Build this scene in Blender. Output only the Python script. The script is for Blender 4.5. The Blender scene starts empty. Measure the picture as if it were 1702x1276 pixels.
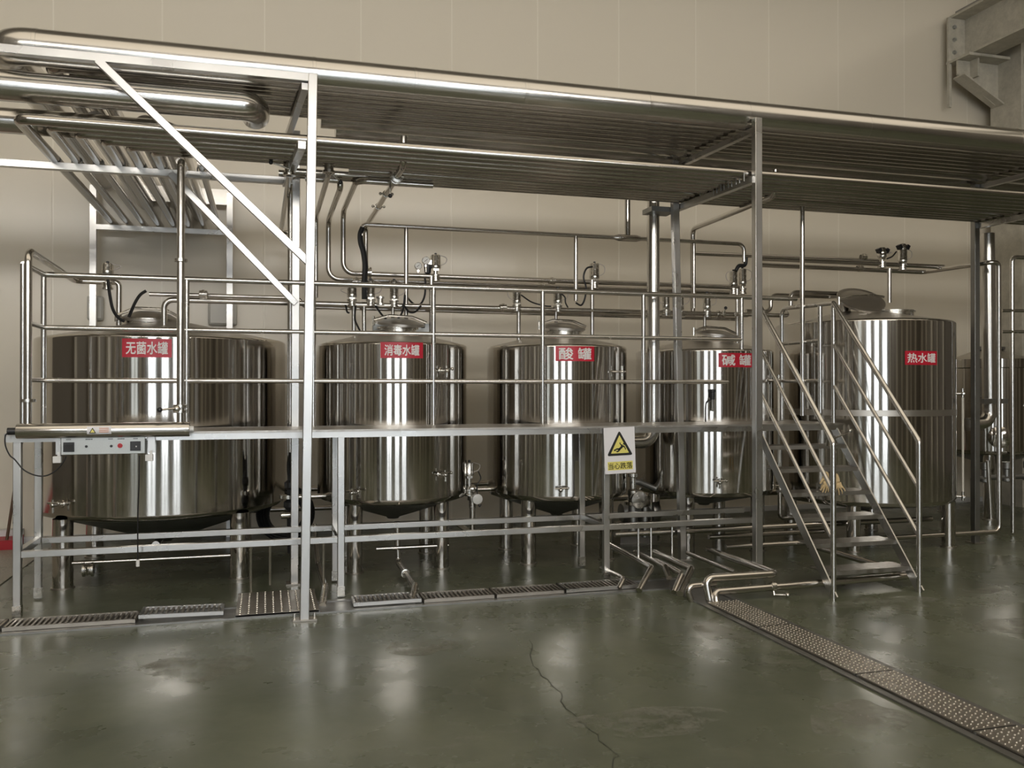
import bpy, bmesh, math, random
from mathutils import Vector, Matrix

# ------------------------------------------------------------------ camera, world, light, exposure
S = bpy.context.scene
COL = S.collection
W_PX, H_PX, FOC = 1702.0, 1276.0, 1440.0
YAW, PITCH, EYE = math.radians(15.9), math.radians(0.3), 1.55
cam_data = bpy.data.cameras.new('camera')
cam_data.sensor_fit = 'HORIZONTAL'
cam_data.sensor_width = 36.0
cam_data.lens = FOC / W_PX * 36.0
cam_data.clip_end = 200
cam = bpy.data.objects.new('camera', cam_data)
cam.location = (0, 0, EYE)
cam.rotation_euler = (math.pi / 2 + PITCH, 0, -YAW)
COL.objects.link(cam)
S.camera = cam
S.view_settings.view_transform = 'Standard'
S.view_settings.look = 'None'
S.view_settings.gamma = 1.0
S.view_settings.use_curve_mapping = False
S.view_settings.exposure = -0.15
world = bpy.data.worlds.new('world')
world.use_nodes = True
world.node_tree.nodes['Background'].inputs[0].default_value = (0.75, 0.86, 1.0, 1)
world.node_tree.nodes['Background'].inputs[1].default_value = 0.05
S.world = world


def area(name, loc, rot, sx, sy, power, color):
    d = bpy.data.lights.new(name, 'AREA')
    d.shape = 'RECTANGLE'
    d.size, d.size_y, d.energy, d.color = sx, sy, power, color
    o = bpy.data.objects.new(name, d)
    o.location, o.rotation_euler = loc, rot
    COL.objects.link(o)
    return o


# broad warm fill lamp added under the closed roof, and daylight that the tall windows behind the camera let in
area('roof_fill_light', (3.0, 0.2, 8.9), (0, 0, 0), 23, 9.5, 680, (1.0, 0.87, 0.68))
WINDOW_GLOW = 5.0
WINDOWS = [(-6.8, -5.3), (-3.0, -1.5), (-0.2, 1.2), (2.3, 3.7)]
WALL_Y, FRONT_Y, ROOF_Z, SIDE_L, SIDE_R = 9.75, -6.0, 9.0, -9.0, 15.0

# ------------------------------------------------------------------ picking points in the place
_cy, _sy, _cp, _sp = math.cos(YAW), math.sin(YAW), math.cos(PITCH), math.sin(PITCH)
_FW = Vector((_sy * _cp, _cy * _cp, _sp))
_RT = Vector((_cy, -_sy, 0))
_UP = _RT.cross(_FW)
_C = Vector((0, 0, EYE))


def _ray(x, y):
    return _FW + _RT * ((x - 851) / FOC) - _UP * ((y - 638) / FOC)


def aY(x, y, Y):
    d = _ray(x, y)
    return _C + d * (Y / d.y)


def aZ(x, y, Z):
    d = _ray(x, y)
    return _C + d * ((Z - EYE) / d.z)


def aX(x, y, X):
    d = _ray(x, y)
    return _C + d * (X / d.x)


# ------------------------------------------------------------------ materials
def mat(name, color, rough=0.5, metal=0.0, **k):
    m = bpy.data.materials.new(name)
    m.use_nodes = True
    b = m.node_tree.nodes['Principled BSDF']
    b.inputs['Base Color'].default_value = (*color, 1)
    b.inputs['Roughness'].default_value = rough
    b.inputs['Metallic'].default_value = metal
    if 'spec' in k:
        b.inputs['Specular IOR Level'].default_value = k['spec']
    if 'emit' in k:
        b.inputs['Emission Color'].default_value = (*color, 1)
        b.inputs['Emission Strength'].default_value = k['emit']
    return m, m.node_tree.nodes, m.node_tree.links, b


def noise_node(N, L, scale, vec_scale=(1, 1, 1), detail=3, rough=0.5):
    tc = N.new('ShaderNodeTexCoord')
    mp = N.new('ShaderNodeMapping')
    mp.inputs['Scale'].default_value = vec_scale
    n = N.new('ShaderNodeTexNoise')
    n.inputs['Scale'].default_value = scale
    n.inputs['Detail'].default_value = detail
    n.inputs['Roughness'].default_value = rough
    L.new(tc.outputs['Object'], mp.inputs['Vector'])
    L.new(mp.outputs['Vector'], n.inputs['Vector'])
    return n


def ramp(N, L, src, a, b, pos=(0.3, 0.7)):
    r = N.new('ShaderNodeValToRGB')
    r.color_ramp.elements[0].position, r.color_ramp.elements[1].position = pos
    r.color_ramp.elements[0].color = (*a, 1) if len(a) == 3 else a
    r.color_ramp.elements[1].color = (*b, 1) if len(b) == 3 else b
    L.new(src, r.inputs['Fac'])
    return r


def bump(N, L, src, b, strength, dist=0.01):
    bp = N.new('ShaderNodeBump')
    bp.inputs['Strength'].default_value = strength
    bp.inputs['Distance'].default_value = dist
    L.new(src, bp.inputs['Height'])
    L.new(bp.outputs['Normal'], b.inputs['Normal'])
    return bp


def steel(name, color, rough, vec=(1, 1, 1), scale=6.0, bstr=0.0, dr=0.08, aniso=0.0):
    m, N, L, b = mat(name, color, rough, 1.0)
    n = noise_node(N, L, scale, vec)
    r = ramp(N, L, n.outputs['Fac'], (rough - dr,) * 3, (rough + dr,) * 3)
    L.new(r.outputs['Color'], b.inputs['Roughness'])
    if bstr:
        bump(N, L, n.outputs['Fac'], b, bstr, 0.02)
    return m


M = {}
M['tank'] = steel('polished_tank_steel', (0.60, 0.575, 0.54), 0.10, (5, 5, 0.2), 2.0, 0.03, 0.012)
_nt = M['tank'].node_tree
_tg = _nt.nodes.new('ShaderNodeTangent')
_tg.direction_type, _tg.axis = 'RADIAL', 'Z'
_pb = _nt.nodes['Principled BSDF']
_nt.links.new(_tg.outputs['Tangent'], _pb.inputs['Tangent'])
_pb.inputs['Anisotropic'].default_value = 0.7
_pb.inputs['Anisotropic Rotation'].default_value = 0.25
M['cone'] = steel('brushed_tank_top_steel', (0.60, 0.57, 0.53), 0.36, (3, 3, 3), 5.0, 0.03, 0.06)
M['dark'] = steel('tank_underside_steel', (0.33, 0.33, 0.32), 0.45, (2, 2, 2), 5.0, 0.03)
M['pipe'] = steel('polished_pipe_steel', (0.62, 0.595, 0.56), 0.20, (2, 2, 2), 8.0, 0.0, 0.05)
M['rackpipe'] = steel('dull_pipe_steel', (0.50, 0.475, 0.44), 0.20, (1, 1, 1), 1.0, 0.0, 0.03)
M['clad'] = steel('pipe_cladding_steel', (0.64, 0.62, 0.59), 0.22, (1, 1, 1), 2.0, 0.0, 0.04)
M['square'] = steel('satin_square_tube_steel', (0.60, 0.59, 0.575), 0.30, (1, 1, 1), 3.0, 0.0, 0.06)
M['rail'] = steel('satin_rail_steel', (0.66, 0.645, 0.62), 0.23, (2, 2, 2), 8.0, 0.0, 0.05)
M['valve'] = steel('valve_steel', (0.66, 0.64, 0.60), 0.22, (2, 2, 2), 20.0)
M['grate'] = steel('worn_grate_steel', (0.44, 0.41, 0.37), 0.42, (3, 3, 3), 8.0, 0.05, 0.1)
M['tread'] = steel('scuffed_tread_steel', (0.45, 0.43, 0.40), 0.42, (3, 3, 3), 12.0, 0.08, 0.12)
M['black'] = mat('black_rubber', (0.012, 0.012, 0.013), 0.45)[0]
M['plastic'] = mat('black_plastic', (0.02, 0.02, 0.022), 0.35)[0]
M['white'] = mat('white_plastic', (0.80, 0.80, 0.80), 0.4)[0]
M['red'] = mat('red_label_vinyl', (0.52, 0.012, 0.035), 0.35)[0]
M['letter'] = mat('white_lettering', (0.86, 0.84, 0.84), 0.4)[0]
M['ink'] = mat('black_ink', (0.01, 0.01, 0.01), 0.5)[0]
M['signwhite'] = mat('white_sign_board', (0.80, 0.79, 0.83), 0.4)[0]
M['yellow'] = mat('yellow_sign_film', (0.80, 0.72, 0.20), 0.4)[0]
M['orange'] = mat('orange_print', (0.70, 0.25, 0.06), 0.5)[0]
M['wood'] = mat('brown_wood', (0.10, 0.05, 0.025), 0.55)[0]
M['redpaint'] = mat('red_paint', (0.42, 0.01, 0.02), 0.45)[0]
M['trimwhite'] = mat('white_trim', (0.70, 0.70, 0.70), 0.4)[0]
M['galv'] = steel('galvanised_panel', (0.50, 0.52, 0.52), 0.5, (2, 2, 2), 60.0, 0.02, 0.06)
M['plate'] = mat('pale_reflection_plastic', (0.60, 0.59, 0.55), 0.4)[0]  # pale tone imitating a blurred reflection in the wall panels
M['redbutton'] = mat('red_button_plastic', (0.5, 0.02, 0.03), 0.3)[0]
M['gauge'] = mat('gauge_dial_white', (0.75, 0.74, 0.70), 0.3)[0]
M['glass'] = mat('sight_tube_plastic', (0.62, 0.60, 0.54), 0.2)[0]
M['hose'] = mat('clear_air_hose', (0.55, 0.50, 0.47), 0.3)[0]

m, N, L, b = mat('wall_panel_paint', (0.74, 0.70, 0.62), 0.24)
b.inputs['Specular IOR Level'].default_value = 0.7
tc = N.new('ShaderNodeTexCoord')
sep = N.new('ShaderNodeSeparateXYZ')
L.new(tc.outputs['Object'], sep.inputs[0])
ad = N.new('ShaderNodeMath'); ad.operation = 'ADD'; ad.inputs[1].default_value = 50 * 1.035 - 0.505
L.new(sep.outputs['X'], ad.inputs[0])
md = N.new('ShaderNodeMath'); md.operation = 'MODULO'; md.inputs[1].default_value = 1.035
L.new(ad.outputs[0], md.inputs[0])
sb = N.new('ShaderNodeMath'); sb.operation = 'SUBTRACT'; sb.inputs[1].default_value = 0.5175
L.new(md.outputs[0], sb.inputs[0])
ab = N.new('ShaderNodeMath'); ab.operation = 'ABSOLUTE'
L.new(sb.outputs[0], ab.inputs[0])
gr = ramp(N, L, ab.outputs[0], (1, 1, 1), (0, 0, 0), (0.004, 0.009))
mix = N.new('ShaderNodeMix'); mix.data_type = 'RGBA'
L.new(gr.outputs['Color'], mix.inputs['Factor'])
mix.inputs[6].default_value = (0.735, 0.68, 0.575, 1)
mix.inputs[7].default_value = (0.83, 0.78, 0.68, 1)
L.new(mix.outputs[2], b.inputs['Base Color'])
bump(N, L, gr.outputs['Color'], b, 0.25, 0.004)
M['wall'] = m

m, N, L, b = mat('polished_green_concrete', (0.10, 0.11, 0.085), 0.2)
n1 = noise_node(N, L, 0.9, (1, 1, 1), 6, 0.62)
r1 = ramp(N, L, n1.outputs['Fac'], (0.064, 0.076, 0.048), (0.150, 0.162, 0.110), (0.30, 0.74))
n2 = noise_node(N, L, 2.6, (1, 1.6, 1), 8, 0.7)
r2 = ramp(N, L, n2.outputs['Fac'], (0, 0, 0), (1, 1, 1), (0.60, 0.80))
mx = N.new('ShaderNodeMix'); mx.data_type = 'RGBA'
L.new(r2.outputs['Color'], mx.inputs['Factor'])
L.new(r1.outputs['Color'], mx.inputs[6])
mx.inputs[7].default_value = (0.165, 0.17, 0.13, 1)
L.new(mx.outputs[2], b.inputs['Base Color'])
n3 = noise_node(N, L, 1.4, (1, 1, 1), 5, 0.6)
r3 = ramp(N, L, n3.outputs['Fac'], (0.18,) * 3, (0.38,) * 3, (0.35, 0.7))
L.new(r3.outputs['Color'], b.inputs['Roughness'])
b.inputs['Specular IOR Level'].default_value = 0.55
bump(N, L, n3.outputs['Fac'], b, 0.10, 0.03)
M['floor'] = m

m, N, L, b = mat('speckled_floor_tile', (0.36, 0.33, 0.28), 0.4)
n1 = noise_node(N, L, 90, (1, 1, 1), 2)
r1 = ramp(N, L, n1.outputs['Fac'], (0.20, 0.19, 0.16), (0.42, 0.38, 0.31))
L.new(r1.outputs['Color'], b.inputs['Base Color'])
M['tile'] = m

m, N, L, b = mat('painted_structural_steel', (0.55, 0.52, 0.44), 0.55)
n1 = noise_node(N, L, 9, (1, 1, 1), 5, 0.7)
r1 = ramp(N, L, n1.outputs['Fac'], (0.42, 0.40, 0.34), (0.58, 0.55, 0.47), (0.3, 0.7))
L.new(r1.outputs['Color'], b.inputs['Base Color'])
M['girder'] = m
M['hall'] = mat('hall_wall_paint', (0.205, 0.19, 0.172), 0.6)[0]
M['roof'] = mat('hall_roof_sheet', (0.36, 0.33, 0.28), 0.6)[0]
M['column'] = mat('hall_column_paint', (0.58, 0.56, 0.51), 0.5)[0]
M['shaded_pane'] = mat('shaded_window_glass', (0.80, 0.88, 0.92), 0.3, 0, emit=1.0)[0]
M['high_pane'] = mat('clerestory_glass', (1.0, 0.97, 0.92), 0.3, 0, emit=14.5)[0]
M['pane'] = mat('daylit_window_glass', (0.86, 0.93, 1.0), 0.3, 0, emit=WINDOW_GLOW)[0]
m, N, L, b = mat('yellow_cotton_glove', (0.56, 0.46, 0.24), 0.85)
n1 = noise_node(N, L, 60, (1, 1, 1), 3)
r1 = ramp(N, L, n1.outputs['Fac'], (0.52, 0.38, 0.19), (0.68, 0.53, 0.31))
L.new(r1.outputs['Color'], b.inputs['Base Color'])
bump(N, L, n1.outputs['Fac'], b, 0.3, 0.004)
M['glove'] = m


# ------------------------------------------------------------------ mesh helpers
class MB:
    def __init__(self):
        self.bm = bmesh.new()

    def box(self, c, s, rot=None):
        mt = Matrix.Translation(Vector(c)) @ (rot.to_4x4() if rot else Matrix()) @ Matrix.Diagonal((*s, 1))
        bmesh.ops.create_cube(self.bm, size=1, matrix=mt)
        return self

    def bar(self, a, b, w, h=None, up=(0, 0, 1)):
        a, b = Vector(a), Vector(b)
        h = h or w
        d = (b - a)
        z = d.normalized()
        u = Vector(up)
        if abs(z.dot(u)) > 0.98:
            u = Vector((0, 1, 0))
        x = u.cross(z).normalized()
        y = z.cross(x)
        r = Matrix((x, y, z)).transposed()
        return self.box((a + b) / 2, (w, h, d.length), r)

    def sweep(self, pts, r, seg=14, caps=True):
        pts = [Vector(p) for p in pts]
        rs = r if isinstance(r, (list, tuple)) else [r] * len(pts)
        t0 = (pts[1] - pts[0]).normalized()
        u = Vector((0, 0, 1)) if abs(t0.z) < 0.9 else Vector((1, 0, 0))
        u = (u - t0 * u.dot(t0)).normalized()
        rings = []
        for i, p in enumerate(pts):
            if i == 0:
                t = t0
            elif i == len(pts) - 1:
                t = (pts[i] - pts[i - 1]).normalized()
            else:
                t = ((pts[i + 1] - p).normalized() + (p - pts[i - 1]).normalized())
                t = t.normalized() if t.length > 1e-6 else t0
            u = (u - t * u.dot(t))
            u = u.normalized() if u.length > 1e-6 else t.orthogonal().normalized()
            v = t.cross(u)
            rings.append([self.bm.verts.new(p + (u * math.cos(2 * math.pi * k / seg) + v * math.sin(2 * math.pi * k / seg)) * rs[i]) for k in range(seg)])
        for a, b in zip(rings, rings[1:]):
            for k in range(seg):
                self.bm.faces.new((a[k], a[(k + 1) % seg], b[(k + 1) % seg], b[k]))
        if caps:
            self.bm.faces.new(list(reversed(rings[0])))
            self.bm.faces.new(rings[-1])
        return self

    def tube(self, pts, r, rb=0.06, seg=14, n=6):
        pts = [Vector(p) for p in pts]
        out = [pts[0]]
        for i in range(1, len(pts) - 1):
            a, p, c = pts[i - 1], pts[i], pts[i + 1]
            d1, d2 = (p - a), (c - p)
            l1, l2 = d1.length, d2.length
            d1, d2 = d1 / l1, d2 / l2
            ang = d1.angle(d2)
            if ang < 0.02 or rb <= 0:
                out.append(p)
                continue
            t = min(rb * math.tan(ang / 2), 0.46 * l1, 0.46 * l2)
            R = t / math.tan(ang / 2)
            s, e = p - d1 * t, p + d2 * t
            bis = (d2 - d1).normalized()
            cen = p + bis * (R / math.cos(ang / 2))
            for k in range(n + 1):
                f = k / n
                q = (s - cen).lerp(e - cen, f)
                q = q.normalized() * R if q.length > 1e-9 else q
                # slerp along the arc
                va, vb = (s - cen), (e - cen)
                om = va.angle(vb)
                if om > 1e-5:
                    q = (va * math.sin((1 - f) * om) + vb * math.sin(f * om)) / math.sin(om)
                out.append(cen + q)
        out.append(pts[-1])
        return self.sweep(out, r, seg)

    def cyl(self, a, b, r, r2=None, seg=20):
        return self.sweep([a, b], [r, r if r2 is None else r2], seg)

    def lathe(self, prof, c=(0, 0, 0), seg=64, rot=None):
        c = Vector(c)
        R = rot or Matrix.Identity(3)
        rings = []
        for r, z in prof:
            if r < 1e-5:
                rings.append([self.bm.verts.new(c + R @ Vector((0, 0, z)))])
            else:
                rings.append([self.bm.verts.new(c + R @ Vector((r * math.cos(2 * math.pi * k / seg), r * math.sin(2 * math.pi * k / seg), z))) for k in range(seg)])
        for a, b in zip(rings, rings[1:]):
            for k in range(seg):
                k2 = (k + 1) % seg
                if len(a) == 1 and len(b) == 1:
                    continue
                if len(a) == 1:
                    self.bm.faces.new((a[0], b[k2], b[k]))
                elif len(b) == 1:
                    self.bm.faces.new((a[k], a[k2], b[0]))
                else:
                    self.bm.faces.new((a[k], a[k2], b[k2], b[k]))
        return self

    def ball(self, c, r, sc=(1, 1, 1), seg=14):
        bmesh.ops.create_uvsphere(self.bm, u_segments=seg, v_segments=max(6, seg // 2), radius=r, matrix=Matrix.Translation(Vector(c)) @ Matrix.Diagonal((*sc, 1)))
        return self

    def prism(self, poly, o, ex, ey, depth):
        # polygon (2-d points) in the plane o + x*ex + y*ey, extruded by the vector depth
        o, ex, ey, dp = Vector(o), Vector(ex), Vector(ey), Vector(depth)
        a = [self.bm.verts.new(o + ex * x + ey * y) for x, y in poly]
        b_ = [self.bm.verts.new(v.co + dp) for v in a]
        self.bm.faces.new(a)
        self.bm.faces.new(list(reversed(b_)))
        k = len(a)
        for i in range(k):
            self.bm.faces.new((a[i], b_[i], b_[(i + 1) % k], a[(i + 1) % k]))
        return self

    def done(self, name, material, parent=None, origin=None, bevel=0.0, normals=True):
        bm = self.bm
        if normals:
            bmesh.ops.recalc_face_normals(bm, faces=bm.faces[:])
        off = Vector((0, 0, 0))
        if parent is not None:
            p = parent
            while p is not None:
                off += p.location
                p = p.parent
            loc = Vector((0, 0, 0))
        else:
            if origin is None:
                xs = [v.co for v in bm.verts]
                origin = Vector(((min(v.x for v in xs) + max(v.x for v in xs)) / 2, (min(v.y for v in xs) + max(v.y for v in xs)) / 2, min(v.z for v in xs)))
            off = Vector(origin)
            loc = off
        bmesh.ops.translate(bm, verts=bm.verts[:], vec=-off)
        me = bpy.data.meshes.new(name)
        bm.to_mesh(me)
        bm.free()
        me.materials.append(M[material] if isinstance(material, str) else material)
        me.polygons.foreach_set('use_smooth', [True] * len(me.polygons))
        me.set_sharp_from_angle(angle=math.radians(38))
        o = bpy.data.objects.new(name, me)
        o.location = loc
        COL.objects.link(o)
        if parent is not None:
            o.parent = parent
        if bevel:
            bv = o.modifiers.new('bevel', 'BEVEL')
            bv.width, bv.segments, bv.limit_method = bevel, 2, 'ANGLE'
        return o


def thing(name, label, cat, loc, group=None):
    o = bpy.data.objects.new(name, None)
    COL.objects.link(o)
    o.location = Vector(loc)
    o.empty_display_size = 0.1
    tag(o, label, cat, group)
    return o


def tag(o, label, cat, group=None):
    o['label'], o['category'] = label, cat
    if group:
        o['group'] = group
    return o


def struct(mb, name, material, **k):
    o = mb.done(name, material, **k)
    o['kind'] = 'structure'
    return o


def copy_tree(o, delta, label, parent=None):
    c = o.copy()
    COL.objects.link(c)
    if parent is None:
        c.location = o.location + Vector(delta)
        c['label'] = label
    else:
        c.parent = parent
    for ch in list(o.children):
        copy_tree(ch, delta, None, c)
    return c


def text_bm(mb, body, height, frame, bold=0.012, spacing=1.0, thick=0.0012, width=None):
    # white or black lettering: glyph outlines laid on a surface; frame(x, y, d) -> world point
    cu = bpy.data.curves.new('lettering', 'FONT')
    cu.body = body
    cu.size = 1.0
    cu.align_x = 'CENTER'
    cu.space_character = spacing
    cu.resolution_u = 3
    cu.fill_mode = 'FRONT'
    ob = bpy.data.objects.new('lettering', cu)
    COL.objects.link(ob)
    bpy.context.view_layer.update()
    me = ob.evaluated_get(bpy.context.evaluated_depsgraph_get()).to_mesh()
    ys = [v.co.y for v in me.vertices]
    y0, y1 = min(ys), max(ys)
    s = height / (y1 - y0)
    xs = [v.co.x for v in me.vertices]
    x0, x1 = min(xs), max(xs)
    sx = width / (x1 - x0) if width else s
    for k, (ox, oy) in enumerate(((0, 0), (bold, 0), (-bold, 0), (0, bold), (0, -bold))):
        vs = [mb.bm.verts.new(frame((v.co.x + ox - (x0 + x1) / 2) * sx, (v.co.y + oy - (y0 + y1) / 2) * s, thick + 0.00004 * k)) for v in me.vertices]
        for p in me.polygons:
            try:
                mb.bm.faces.new([vs[i] for i in p.vertices])
            except ValueError:
                pass
    bpy.data.objects.remove(ob)
    bpy.data.curves.remove(cu)
    return mb


V = Vector
ORD = ['frontmost', 'second', 'third', 'fourth', 'fifth', 'sixth', 'seventh', 'eighth', 'ninth', 'tenth']

# ------------------------------------------------------------------ the setting
FLOOR = struct(MB().box(((SIDE_L + SIDE_R) / 2, (FRONT_Y + WALL_Y) / 2, -0.15), (SIDE_R - SIDE_L, WALL_Y - FRONT_Y, 0.3)), 'floor', 'floor')
struct(MB().box(((SIDE_L + SIDE_R) / 2, WALL_Y + 0.1, ROOF_Z / 2), (SIDE_R - SIDE_L, 0.2, ROOF_Z)), 'wall_back', 'wall', origin=(0, 0, 0))
struct(MB().box((SIDE_L - 0.1, (FRONT_Y + WALL_Y) / 2, ROOF_Z / 2), (0.2, WALL_Y - FRONT_Y, ROOF_Z)), 'wall_left', 'hall')
struct(MB().box((SIDE_R + 0.1, (FRONT_Y + WALL_Y) / 2, ROOF_Z / 2), (0.2, WALL_Y - FRONT_Y, ROOF_Z)), 'wall_right', 'hall')
struct(MB().box(((SIDE_L + SIDE_R) / 2, (FRONT_Y + WALL_Y) / 2, ROOF_Z + 0.1), (SIDE_R - SIDE_L, WALL_Y - FRONT_Y, 0.2)), 'ceiling', 'roof')
WIN_B, WIN_T = 0.06, 3.9
HIGH_B, HIGH_T, HIGH_L, HIGH_R = 4.75, 6.05, -8.6, 7.0
mb = MB()
edges = [SIDE_L] + [e for w in WINDOWS for e in w] + [SIDE_R]
for i in range(0, len(edges), 2):
    mb.box(((edges[i] + edges[i + 1]) / 2, FRONT_Y - 0.1, HIGH_B / 2), (edges[i + 1] - edges[i], 0.2, HIGH_B))
for x0, x1 in WINDOWS:
    mb.box(((x0 + x1) / 2, FRONT_Y - 0.1, WIN_B / 2), (x1 - x0, 0.2, WIN_B))
    mb.box(((x0 + x1) / 2, FRONT_Y - 0.1, (WIN_T + HIGH_B) / 2), (x1 - x0, 0.2, HIGH_B - WIN_T))
mb.box(((SIDE_L + SIDE_R) / 2, FRONT_Y - 0.1, (HIGH_T + ROOF_Z) / 2), (SIDE_R - SIDE_L, 0.2, ROOF_Z - HIGH_T))
for a, b_ in ((SIDE_L, HIGH_L), (HIGH_R, SIDE_R)):
    mb.box(((a + b_) / 2, FRONT_Y - 0.1, (HIGH_B + HIGH_T) / 2), (b_ - a, 0.2, HIGH_T - HIGH_B))
struct(mb, 'wall_front', 'hall')
w = struct(MB().box(((HIGH_L + HIGH_R) / 2, FRONT_Y - 0.13, (HIGH_B + HIGH_T) / 2), (HIGH_R - HIGH_L, 0.02, HIGH_T - HIGH_B)), 'window_5', 'high_pane')
f = MB()
for k in range(15):
    f.box((HIGH_L + (HIGH_R - HIGH_L) * k / 14, FRONT_Y - 0.09, (HIGH_B + HIGH_T) / 2), (0.08, 0.06, HIGH_T - HIGH_B))
f.done('window_frame', 'column', w)
for i, (x0, x1) in enumerate(WINDOWS):
    w = struct(MB().box(((x0 + x1) / 2, FRONT_Y - 0.13, (WIN_B + WIN_T) / 2), (x1 - x0, 0.02, WIN_T - WIN_B)), 'window_%d' % (i + 1), 'pane' if i else 'shaded_pane')
    f = MB()
    for z in (WIN_B + 0.03, 1.80, 3.0, WIN_T - 0.03):
        f.box(((x0 + x1) / 2, FRONT_Y - 0.09, z), (x1 - x0, 0.06, 0.07))
    for x, w_ in ((x0 + 0.03, 0.07), ((x0 + x1) / 2, 0.22), (x1 - 0.03, 0.07)):
        f.box((x, FRONT_Y - 0.09, (WIN_B + WIN_T) / 2), (w_, 0.06, WIN_T - WIN_B))
    f.done('window_frame', 'column', w)
# hall columns and pale panels behind the camera, mirrored in the tanks as thin stripes
for i, (x, w_) in enumerate([(-8.2, 0.45), (-7.3, 0.2), (-4.5, 0.3), (-3.8, 0.15), (-0.9, 0.12), (1.75, 0.2), (4.7, 0.25), (5.4, 0.12), (6.6, 0.4), (8.0, 0.2), (9.6, 0.45), (11.0, 0.25), (12.8, 0.4)]):
    struct(MB().box((x, FRONT_Y + 0.2, ROOF_Z / 2), (w_, 0.38, ROOF_Z)), 'trim_%d' % (i + 1), 'column')
for i, (x, y, s_) in enumerate([(SIDE_L + 0.2, -4.6, .5), (SIDE_L + 0.2, -2.6, .35), (SIDE_L + 0.2, -0.6, .6), (SIDE_L + 0.2, 1.6, .25), (SIDE_L + 0.2, 3.2, .5), (SIDE_L + 0.2, 5.6, .35), (SIDE_R - 0.2, -4.4, .5), (SIDE_R - 0.2, -2.0, .35), (SIDE_R - 0.2, 0.5, .6), (SIDE_R - 0.2, 2.6, .3), (SIDE_R - 0.2, 4.8, .5)]):
    struct(MB().box((x, y, ROOF_Z / 2), (0.38, s_, ROOF_Z)), 'trim_%d' % (i + 18), 'column')
# skirting at the foot of the wall
struct(MB().box(((SIDE_L + SIDE_R) / 2, WALL_Y - 0.03, 0.03), (SIDE_R - SIDE_L, 0.06, 0.06)), 'baseboard_back', 'trimwhite')
# pale tiled strip of floor on the far left with its red kerb
mb = MB()
for j in range(3):
    for i in range(6):
        mb.box((-2.0 - 0.45 - 0.9 * i, 9.3 - 0.45 - 0.9 * j, 0.004), (0.89, 0.89, 0.008))
struct(mb, 'floor_tiles', 'tile')
struct(MB().box((-5.2, 9.52, 0.045), (5.75, 0.36, 0.09)), 'trim_14', 'redpaint')
struct(MB().box((-5.2, 9.66, 0.12), (5.75, 0.1, 0.06)), 'trim_15', 'trimwhite')

# building column with corbel on the right, girder resting on it
def h_section(mb, x0, x1, y0, y1, z0, z1, t):
    mb.box(((x0 + x1) / 2, y0 + t / 2, (z0 + z1) / 2), (x1 - x0, t, z1 - z0))
    return mb
col = MB()
col.box((9.52, 9.3, 4.5), (0.04, 0.5, 9.0)).box((10.3, 9.3, 4.5), (0.04, 0.5, 9.0)).box((9.91, 9.45, 4.5), (0.78, 0.03, 9.0))
col.box((9.91, 9.33, 5.35), (0.76, 0.22, 0.03)).box((9.91, 9.33, 6.0), (0.76, 0.22, 0.03))
colo = struct(col, 'trim_16', 'girder')
cb = MB()
cb.box((9.17, 9.42, 5.93), (0.68, 0.4, 0.035))
cb.prism([(8.84, 5.91), (9.5, 5.91), (9.5, 5.42), (9.45, 5.36), (8.84, 5.72)], (0, 9.42, 0), (1, 0, 0), (0, 0, 1), (0, 0.03, 0))
cb.bar((8.86, 9.42, 5.70), (9.5, 9.42, 5.36), 0.2, 0.025)
cb.box((9.05, 9.36, 5.80), (0.03, 0.14, 0.25)).box((8.85, 9.58, 5.62), (0.04, 0.04, 0.58))
cb.done('corbel', 'girder', colo)
t = thing('crane_girder', 'cream painted steel crane girder on a corbel at the top right', 'girder', (9.05, 5.5, 5.95))
gy0, gy1 = 2.5, 9.64
gm = (gy0 + gy1) / 2
MB().box((9.12, gm, 6.25), (0.02, gy1 - gy0, 0.58)).done('web', 'girder', t)
MB().box((9.08, gm, 5.965), (0.36, gy1 - gy0, 0.03)).done('flange', 'girder', t)
MB().box((9.08, gm, 6.555), (0.40, gy1 - gy0, 0.03)).done('flange', 'girder', t)
MB().box((9.05, gm, 6.62), (0.09, gy1 - gy0, 0.09)).done('crane_rail', 'dark', t)
for y in (8.2, 6.7, 5.2):
    MB().box((9.01, y, 6.26), (0.2, 0.025, 0.56)).done('stiffener', 'girder', t)
e = MB().box((8.98, 9.60, 6.25), (0.28, 0.03, 0.60)).done('end_plate', 'girder', t)
for z in (6.08, 6.25, 6.42):
    MB().cyl((8.93, 9.56, z), (8.93, 9.60, z), 0.028, seg=8).done('bolt', 'galv', e)

# ------------------------------------------------------------------ floor drains
DY0, DY1 = 6.16, 6.40       # front channel (runs along the tanks)
DX0, DX1 = 3.05, 3.29       # side channel (runs towards the camera)
mb = MB()
for y in (DY0 - 0.03, DY1 + 0.03):
    mb.box((-0.2, y, 0.004), (6.9, 0.045, 0.012))
mb.box((-0.2, (DY0 + DY1) / 2, 0.001), (6.9, DY1 - DY0, 0.004))
for x in (DX0 - 0.03, DX1 + 0.03):
    mb.box((x, 3.05, 0.004), (0.045, 6.1, 0.012))
mb.box(((DX0 + DX1) / 2, 3.05, 0.001), (DX1 - DX0, 6.1, 0.004))
struct(mb, 'trim_17', 'dark')


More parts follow.
